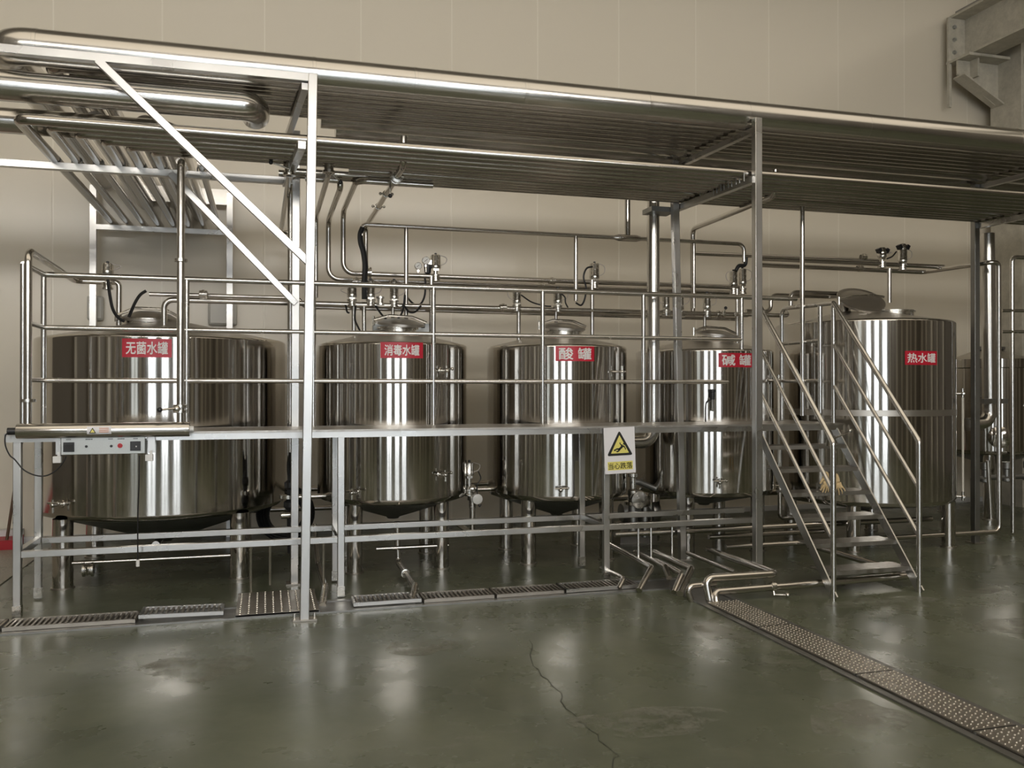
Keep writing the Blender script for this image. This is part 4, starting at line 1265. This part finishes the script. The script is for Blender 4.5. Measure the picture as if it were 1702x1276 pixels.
# device hung on the fourth tank
c = V((T4[0] + 0.03, T4[1] - T4[2] - 0.01, 1.34))
d_ = aY(1184, 664, T4[1] - T4[2] - 0.02)
t = thing('level_sensor', 'small black headed sensor on the front of the fourth tank', 'sensor', d_)
MB().lathe([(0, -0.03), (0.022, -0.028), (0.025, 0.0), (0.025, 0.035), (0.03, 0.04), (0.03, 0.062), (0, 0.066)], d_ + V((0, 0, 0.03)), 18).done('head', 'plastic', t)
MB().cyl(d_ + V((0, 0, -0.085)), d_, 0.012, seg=12).ball(d_ + V((0, 0, -0.09)), 0.016).cyl(d_, d_ + V((0, 0.06, 0)), 0.016, seg=10).done('probe', 'dark', t)
MB().sweep(smooth([d_ + V((-0.01, 0, 0.0)), d_ + V((-0.05, 0, -0.02)), d_ + V((-0.065, 0, -0.06)), d_ + V((-0.067, 0, -0.2))]), 0.005, 8).done('cable', 'black', t)

# ------------------------------------------------------------------ steel dipper and gloves on the stairs
tz5 = DZ * 6 / 7
c = V((4.62, 6.47, tz5))
p = aZ(1380, 741, tz5)
t = thing('steel_dipper', 'small steel dipper with a slanted handle standing on the top step', 'dipper', p)
MB().lathe([(0, 0.002), (0.035, 0.0), (0.038, 0.004), (0.042, 0.085), (0.039, 0.085), (0.035, 0.008), (0, 0.008)], p, 28).done('cup', 'valve', t)
q = p + V((0.03, 0, 0.06))
MB().bar(q, q + V((0.17, 0.01, 0.06)), 0.02, 0.008).ball(q + V((0.175, 0.01, 0.062)), 0.017, (1, 0.6, 1)).done('handle', 'valve', t)


def glove(base, yaw, label, lean, seed):
    # a limp knitted glove hanging over the step edge, fingers drooping; one continuous skin
    rnd = random.Random(seed)
    me = bpy.data.meshes.new('work_glove')
    vs, es, rad = [], [], []

    def add(p, r, parent=None):
        vs.append(p)
        rad.append(r)
        if parent is not None:
            es.append((parent, len(vs) - 1))
        return len(vs) - 1
    w = add(V((0, 0, 0.0)), 0.036)
    c1 = add(V((0.0, -0.01, 0.055)), 0.040, w)
    cuff = add(V((0.0, 0.012, 0.095)), 0.038, c1)
    palm = add(V((0, -0.018, -0.05)), 0.040, w)
    for i, (dx, ln) in enumerate(((-0.045, 0.062), (-0.016, 0.078), (0.014, 0.074), (0.042, 0.056))):
        k0 = add(V((dx * 0.85, -0.022, -0.072)), 0.017, palm)
        k1 = add(V((dx * 1.15 + rnd.uniform(-.004, .004), -0.030, -0.072 - ln * 0.55)), 0.0115, k0)
        add(V((dx * 1.3 + rnd.uniform(-.006, .006), -0.022 + rnd.uniform(-.01, .01), -0.072 - ln)), 0.0095, k1)
    t0 = add(V((-0.05, -0.02, -0.005)), 0.016, w)
    t1_ = add(V((-0.075, -0.028, -0.035)), 0.012, t0)
    add(V((-0.086, -0.03, -0.065)), 0.010, t1_)
    me.from_pydata(vs, es, [])
    o = bpy.data.objects.new('work_glove', me)
    COL.objects.link(o)
    o.modifiers.new('skin', 'SKIN')
    for i, r in enumerate(rad):
        me.skin_vertices[0].data[i].radius = (r, r * 0.55)
    me.skin_vertices[0].data[0].use_root = True
    sb_ = o.modifiers.new('sub', 'SUBSURF')
    sb_.levels = sb_.render_levels = 2
    bpy.context.view_layer.update()
    nm = bpy.data.meshes.new_from_object(o.evaluated_get(bpy.context.evaluated_depsgraph_get()))
    o.modifiers.clear()
    o.data = nm
    nm.materials.clear()
    nm.materials.append(M['glove'])
    nm.polygons.foreach_set('use_smooth', [True] * len(nm.polygons))
    o.location = base
    o.rotation_euler = (0, lean, yaw)
    o.scale = (0.72, 0.72, 0.72)
    tag(o, label, 'glove', 'yellow work gloves on the stairs')


g4 = DZ * 4 / 7
gy_ = SY0 + (SY1 - SY0) * 4 / 7
glove(aY(1371, 797, gy_ - 0.03), 0.15, 'yellow work glove with drooping fingers, left one on the stairs', 0.25, 4)
glove(aY(1391, 800, gy_ - 0.035), -0.5, 'yellow work glove with drooping fingers, right one behind the handrail pole', -0.30, 9)

# ------------------------------------------------------------------ pipework at floor level
LG = 'floor pipes to the drain'


def lowpipe(pts, r, label, group=LG, rb=0.05, name='floor_pipe', material='pipe'):
    return pipe(name, pts, r, material, label, rb, group)


# discharge pipes that come out from under the tanks and bend down into the drain
def discharge(a, b_, c, z, r, label):
    p, q = aZ(*a, z), aZ(*b_, z)
    e = aZ(*c, 0.02)
    return lowpipe([p, q, e], r, label, rb=0.04)


discharge((1014, 905), (1083, 943), (1062, 981), 0.15, 0.024, 'discharge pipe bending down left, second from the left of the bundle')
p = aZ(1056, 918, 0.14); q = aZ(1105, 941, 0.14)
lowpipe([p, q, q + V((-0.02, -0.12, -0.07))], 0.024, 'short capped discharge pipe in the middle of the bundle')
discharge((1090, 931), (1133, 953), (1120, 984), 0.13, 0.022, 'discharge pipe bending down left, just left of the thickest one')
discharge((1088, 918), (1149, 945), (1130, 987), 0.15, 0.029, 'thickest discharge pipe bending down left, at the drain corner')
discharge((1000, 944), (1037, 961), (1028, 978), 0.08, 0.020, 'lowest discharge pipe bending down left, beside the right platform leg')
lowpipe([aZ(1143, 919, 0.10), aZ(1222, 951, 0.10)], 0.020, 'straight capped pipe lying right of the discharge bundle')
lowpipe([aZ(1176, 912, 0.10), aZ(1262, 945, 0.10), ], 0.024, 'straight pipe running forward behind the second tall post')
# the two bends into the side drain
a = aZ(1180, 1001, 0.0); hz = 0.17
b_ = aZ(1164, 963, hz)
b_ = V((a.x - 0.02, a.y + 0.03, hz))
c = V((aY(1290, 957, b_.y).x, b_.y, hz))
lowpipe([a, b_, c, c + V((-0.02, 0.75, 0.0))], 0.029, 'pipe rising from the side drain and running right to an elbow before the stairs', rb=0.05)
t = thing('floor_pipe', 'pipe lying along the floor from the side drain under the stairs, with a drain cock', 'pipe', (3.6, 5.75, 0), LG)
a = aZ(1191, 1002, 0.0)
MB().tube([a, (a.x, a.y + 0.03, 0.075), (4.9, a.y + 0.06, 0.085), (4.9, 7.0, 0.085)], 0.027, 0.04).done('run', 'pipe', t)
e = aY(1287, 976, a.y + 0.02)
MB().cyl((e.x, a.y + 0.04, 0.08), (e.x, a.y + 0.02, 0.02), 0.011, seg=10).cyl((e.x, a.y + 0.02, 0.025), (e.x + 0.08, a.y - 0.02, 0.025), 0.008, seg=8).ball((e.x + 0.085, a.y - 0.02, 0.025), 0.018).lathe([(0.028, -0.02), (0.038, -0.018), (0.038, 0.018), (0.028, 0.02)], (e.x, a.y + 0.045, 0.081), 18, Matrix.Rotation(math.pi / 2, 3, 'Y')).done('drain_cock', 'valve', t)
a = aZ(1150, 971, 0.12)
lowpipe([aZ(1150, 1000, 0.0), aZ(1140, 974, 0.12), V((aZ(1140, 974, 0.12).x + 0.25, aZ(1140, 974, 0.12).y + 0.02, 0.12))], 0.022, 'small bend rising from the drain corner, behind the larger bend')
# level header near the floor
a = aY(1024, 905, 7.15)
lowpipe([(a.x, 7.18, 0.25), (6.4, 7.18, 0.25)], 0.026, 'level pipe near the floor behind the right half of the platform')
a = aY(1178, 914, 7.25)
lowpipe([(a.x, 7.25, 0.17), (5.2, 7.25, 0.17)], 0.022, 'lower level pipe near the floor, right of the fourth tank legs')
lowpipe([(2.95, 8.3, 0.42), (6.9, 8.3, 0.42)], 0.03, 'level pipe behind the legs of the fourth and tall tanks')
lowpipe([(0.9, 7.30, 0.30), (1.52, 7.30, 0.30)], 0.020, 'short level pipe under the second tank, upper of two')
lowpipe([(0.9, 7.34, 0.20), (1.52, 7.34, 0.20)], 0.018, 'short level pipe under the second tank, lower of two')
lowpipe([(0.35, 8.9, 0.55), (3.2, 8.9, 0.55)], 0.03, 'level pipe along the wall behind the second and third tanks', material='rackpipe')
lowpipe([(-1.6, 9.3, 0.30), (0.8, 9.3, 0.30)], 0.028, 'level pipe along the wall behind the widest tank', material='rackpipe')
# under the widest tank
lowpipe([(aY(120, 930, 7.3).x, 7.3, 0.215), (aY(383, 916, 7.3).x, 7.3, 0.215)], 0.016, 'thin level pipe between the front legs of the widest tank')
hand_valve(aY(147, 946, 7.25), (1, 0, 0), 'hand valve hanging under the thin pipe at the widest tank', 0.03, False, (0, -0.3, 0.5), 0.08, 'hand valves')
pp = aY(262, 890, 7.6)
lowpipe([(-0.84, 8.15, 0.38), (-0.84, 8.15, 0.30), (-0.84, 7.45, 0.30)], 0.03, 'outlet pipe under the middle of the widest tank')
# second tank outlet bent forward to the drain
t = thing('floor_pipe', 'outlet pipe of the second tank bending forward to the drain with a clamp', 'pipe', (1.09, 6.9, 0), LG)
tp = [V((1.08, 7.36, 0.42)), V((1.09, 7.36, 0.07)), V((1.085, 6.75, 0.06)), V((1.085, 6.44, 0.05))]
MB().tube(tp, 0.024, 0.05).done('run', 'pipe', t)
MB().lathe([(0.026, -0.02), (0.036, -0.018), (0.036, 0.018), (0.026, 0.02)], (1.087, 6.95, 0.063), 18, Matrix.Rotation(math.pi / 2, 3, 'X')).done('clamp', 'valve', t)
MB().cyl((1.085, 6.46, 0.075), (1.02, 6.22, 0.005), 0.026, seg=16).done('end_bend', 'valve', t)
t = thing('floor_pipe', 'outlet pipe beside the sump cover, ending in a shiny bent mouth', 'pipe', (0.42, 6.6, 0), LG)
MB().tube([V((0.40, 7.5, 0.40)), V((0.42, 7.3, 0.10)), V((0.43, 6.60, 0.07))], 0.022, 0.05).done('run', 'pipe', t)
MB().cyl((0.435, 6.58, 0.085), (0.395, 6.30, 0.005), 0.027, seg=16).done('end_bend', 'valve', t)
# rods that hang from the platform ties to the floor pipes
for px, y0, y1, lab in ((417, 905, 985, 'thin rod hanging from the platform tie, left one by the sump cover'), (449, 905, 972, 'thin rod hanging from the platform tie, right one by the sump cover'),
                        (538, 900, 985, 'thin rod hanging from the platform tie between the two front posts'),
                        (1061, 876, 930, 'thin rod above the discharge bundle, left of three'), (1082, 876, 930, 'thin rod above the discharge bundle, middle of three'), (1117, 874, 933, 'thin rod above the discharge bundle, right of three')):
    Yr = PF + 0.04
    p, q = aY(px, y0, Yr), aY(px, y1, Yr)
    tag(MB().cyl(p, (p.x, Yr, max(q.z, 0.0)), 0.009, seg=8).done('hanger_rod', 'rail'), lab, 'rod', 'hanger rods')
# black valve assembly between the widest and second tanks
c = aY(484, 800, 7.35)
t = thing('valve_assembly', 'black valve stack with flanges behind the tall front post', 'valve', (c.x, 7.35, 0.2))
MB().lathe([(0.03, 0.2), (0.035, 0.55), (0.06, 0.58), (0.06, 0.62), (0.035, 0.64), (0.035, 0.72), (0.055, 0.74), (0.055, 0.78), (0.03, 0.80), (0.03, 0.98), (0.0, 1.0)], (c.x, 7.35, 0), 20).done('stack', 'plastic', t)
MB().lathe([(0.036, 0.645), (0.075, 0.65), (0.075, 0.68), (0.036, 0.685)], (c.x - 0.02, 7.35, 0), 24).cyl((c.x - 0.08, 7.30, 0.52), (c.x + 0.02, 7.30, 0.52), 0.03).cyl((c.x - 0.01, 7.35, 0.78), (c.x - 0.01, 7.35, 1.05), 0.02).done('flange', 'valve', t)
lowpipe([(0.17, 7.5, 0.64), (0.50, 7.5, 0.64)], 0.022, 'short bright pipe stub into the left of the second tank')
c = aY(468, 868, 8.6)
t = thing('hose_reel', 'coiled dark hose standing by the wall between the widest and second tanks', 'hose', (c.x, 8.6, 0.1))
for k in range(4):
    rr = 0.17 + 0.03 * k
    MB().sweep([V((c.x + 0.04 + rr * math.cos(a * math.pi / 16), 8.6 + 0.03 * k, 0.34 + rr * math.sin(a * math.pi / 16))) for a in range(33)], 0.018, 8).done('coil', 'black', t)
# regulator under the valve between tanks two and three
c = aY(785, 812, 7.55)
t = thing('pressure_reducer', 'round bodied steel reducer with a dial, between the second and third tanks', 'regulator', (c.x, 7.55, 0.45))
MB().ball(c, 0.045, (1, 1, 0.85)).ball(c - V((0, 0, 0.08)), 0.03).lathe([(0.03, -0.17), (0.03, -0.10), (0.045, -0.1), (0.045, -0.07), (0.03, -0.06)], c, 18).done('body', 'valve', t)
d = aY(793, 829, 7.5)
MB().lathe([(0, -0.03), (0.045, -0.03), (0.045, 0.02), (0.03, 0.024), (0, 0.024)], d, 22, Matrix.Rotation(math.pi / 2, 3, 'X')).done('dial_case', 'gauge', t)
lowpipe([(c.x, 7.55, c.z - 0.15), (c.x, 7.55, 0.25), (c.x, 8.3, 0.25)], 0.026, 'vertical pipe under the reducer between the second and third tanks')
lowpipe([(c.x + 0.06, 7.7, 0.63), (2.0, 7.7, 0.63)], 0.02, 'short stub pipe from the reducer to the acid tank')
# cluster between tanks three and four
c = aY(1052, 822, 7.5)
t = thing('pump_manifold', 'cluster of flanged fittings low between the acid tank and the fourth tank', 'manifold', (c.x, 7.5, 0.2))
MB().lathe([(0.05, -0.10), (0.085, -0.09), (0.085, -0.06), (0.05, -0.05), (0.05, 0.04), (0.03, 0.06), (0.03, 0.16), (0.045, 0.17), (0.045, 0.2), (0, 0.21)], c, 22).done('body', 'valve', t)
MB().lathe([(0.05, 0), (0.08, 0.005), (0.08, 0.03), (0.05, 0.035), (0, 0.04)], c + V((0.03, -0.06, -0.04)), 22, Matrix.Rotation(math.pi / 2, 3, 'X')).done('flange', 'valve', t)
MB().cyl(c + V((0.0, 0, -0.10)), (c.x, 7.5, 0.20), 0.045).cyl(c + V((0.13, 0.02, -0.12)), (c.x + 0.13, 7.52, 0.15), 0.035).done('riser', 'dark', t)
MB().tube([c + V((-0.02, 0, 0.12)), c + V((0.05, 0, 0.12)), c + V((0.30, 0.02, 0.02))], 0.028, 0.04).done('branch', 'dark', t)
c = aY(1092, 860, 7.9)
t = thing('transfer_pump', 'dark round pump low behind the square rear post', 'pump', (3.62, 8.1, 0.0))
MB().lathe([(0, 0), (0.09, 0.0), (0.10, 0.02), (0.10, 0.26), (0.07, 0.30), (0, 0.31)], (3.45, 8.1, 0.30), 24, Matrix.Rotation(math.pi / 2, 3, 'Y')).done('motor', 'dark', t)
MB().lathe([(0, 0), (0.12, 0.0), (0.13, 0.02), (0.13, 0.07), (0, 0.08)], (3.76, 8.1, 0.30), 24, Matrix.Rotation(math.pi / 2, 3, 'Y')).box((3.6, 8.1, 0.1), (0.4, 0.2, 0.2)).done('casing', 'grate', t)
# more pipes round the stairs foot
lowpipe([(5.0, 7.9, 0.30), (5.0, 6.6, 0.30), (5.2, 6.6, 0.30)], 0.026, 'short bent pipe behind the stairs at low height') if 0 else None
lowpipe([(4.85, 7.45, 0.95), (4.85, 7.45, 0.28), (5.6, 7.45, 0.28)], 0.022, 'pipe dropping between the fourth tank and the tall tank')
hand_valve((4.85, 7.45, 0.60), (0, 0, 1), 'hand valve between the fourth tank and the tall tank, behind the stairs', 0.022, False, (-1, 0, 0.1), 0.08)
# pipe pieces right of the dark post
lowpipe([aY(1642, 765, 7.05), aY(1647, 862, 7.05)], 0.020, 'straight inclined pipe piece just right of the dark post')
t = thing('valve_manifold', 'row of small valves at ankle height at the far right', 'manifold', (8.0, 7.9, 0.2))
mm = MB().cyl((7.6, 7.9, 0.55), (9.2, 7.9, 0.55), 0.03)
for x in (7.75, 8.05, 8.35, 8.65):
    mm.lathe([(0.03, -0.06), (0.06, -0.05), (0.06, -0.02), (0.035, 0), (0.035, 0.08), (0.05, 0.09), (0.05, 0.16), (0, 0.17)], (x, 7.88, 0.56), 16)
mm.done('valves', 'dark', t)
MB().cyl((7.6, 7.9, 0.02), (7.6, 7.9, 0.55), 0.025).cyl((9.2, 7.9, 0.02), (9.2, 7.9, 0.55), 0.025).done('supports', 'dark', t)
# railing of the neighbouring platform on the far right
t = thing('guard_rail', 'pipe guard railing at the right edge beyond the dark post', 'railing', (7.7, 7.3, 0))
a = aY(1682, 430, 7.4)
MB().tube([(a.x, 7.4, 0.02), (a.x, 7.4, a.z + 0.02), (a.x + 0.12, 7.4, a.z + 0.02), (9.6, 7.2, a.z + 0.05)], 0.024, 0.07).done('top_rail', 'rail', t)
for y in (516, 551):
    b_ = aY(1665, y, 7.4)
    MB().cyl(b_, (9.6, 7.3, b_.z + 0.03), 0.018, seg=12).done('rail_bar', 'rail', t)
# cistern behind: level tube of the right hand tank
level_tube(t6, *T6, -0.02, 0.72, 1.35)
# blurry reflections on the glossy wall, built as shallow pale boxes
for k, (x0, y0, x1, y1, lab) in enumerate(((145, 492, 172, 532, 'pale wall reflection built as a box, behind the left end of the railing'), (346, 503, 394, 540, 'wider pale wall reflection built as a box, behind the widest tank, right side'))):
    p, q = aY(x0, y1, 9.70), aY(x1, y0, 9.70)
    t = thing('wall_reflection', lab, 'wall reflection', ((p.x + q.x) / 2, 9.70, p.z), 'pale reflections on the wall')
    MB().box(((p.x + q.x) / 2, 9.71, (p.z + q.z) / 2), (q.x - p.x, 0.08, q.z - p.z)).done('case', 'plate', t, bevel=0.02)
    MB().box(((p.x + q.x) / 2, 9.665, (p.z + q.z) / 2), ((q.x - p.x) * 0.86, 0.012, (q.z - p.z) * 0.86)).done('cover', 'plate', t, bevel=0.005)
c = aY(703, 541, 8.0)
jb = MB().box((c.x - 0.20, 8.05, c.z - 0.02), (0.52, 0.08, 0.08)).box((c.x - 0.20, 8.05, c.z - 0.11), (0.06, 0.06, 0.16)).done('bracket_box', 'galv', t2)
MB().box((c.x, 8.005, c.z), (0.035, 0.02, 0.04)).done('switch', 'plastic', jb)
# broom leaning on the wall
p, q = aY(36, 735, 9.55), aZ(11, 909, 0.02)
t = thing('broom', 'brown wooden broom handle leaning on the wall at the far left', 'broom', q)
MB().cyl(q + V((0, 0, 0.06)), p, 0.014, seg=10).done('handle', 'wood', t)
MB().box(q + V((0, 0, 0.03)), (0.26, 0.05, 0.06)).done('head', 'wood', t)
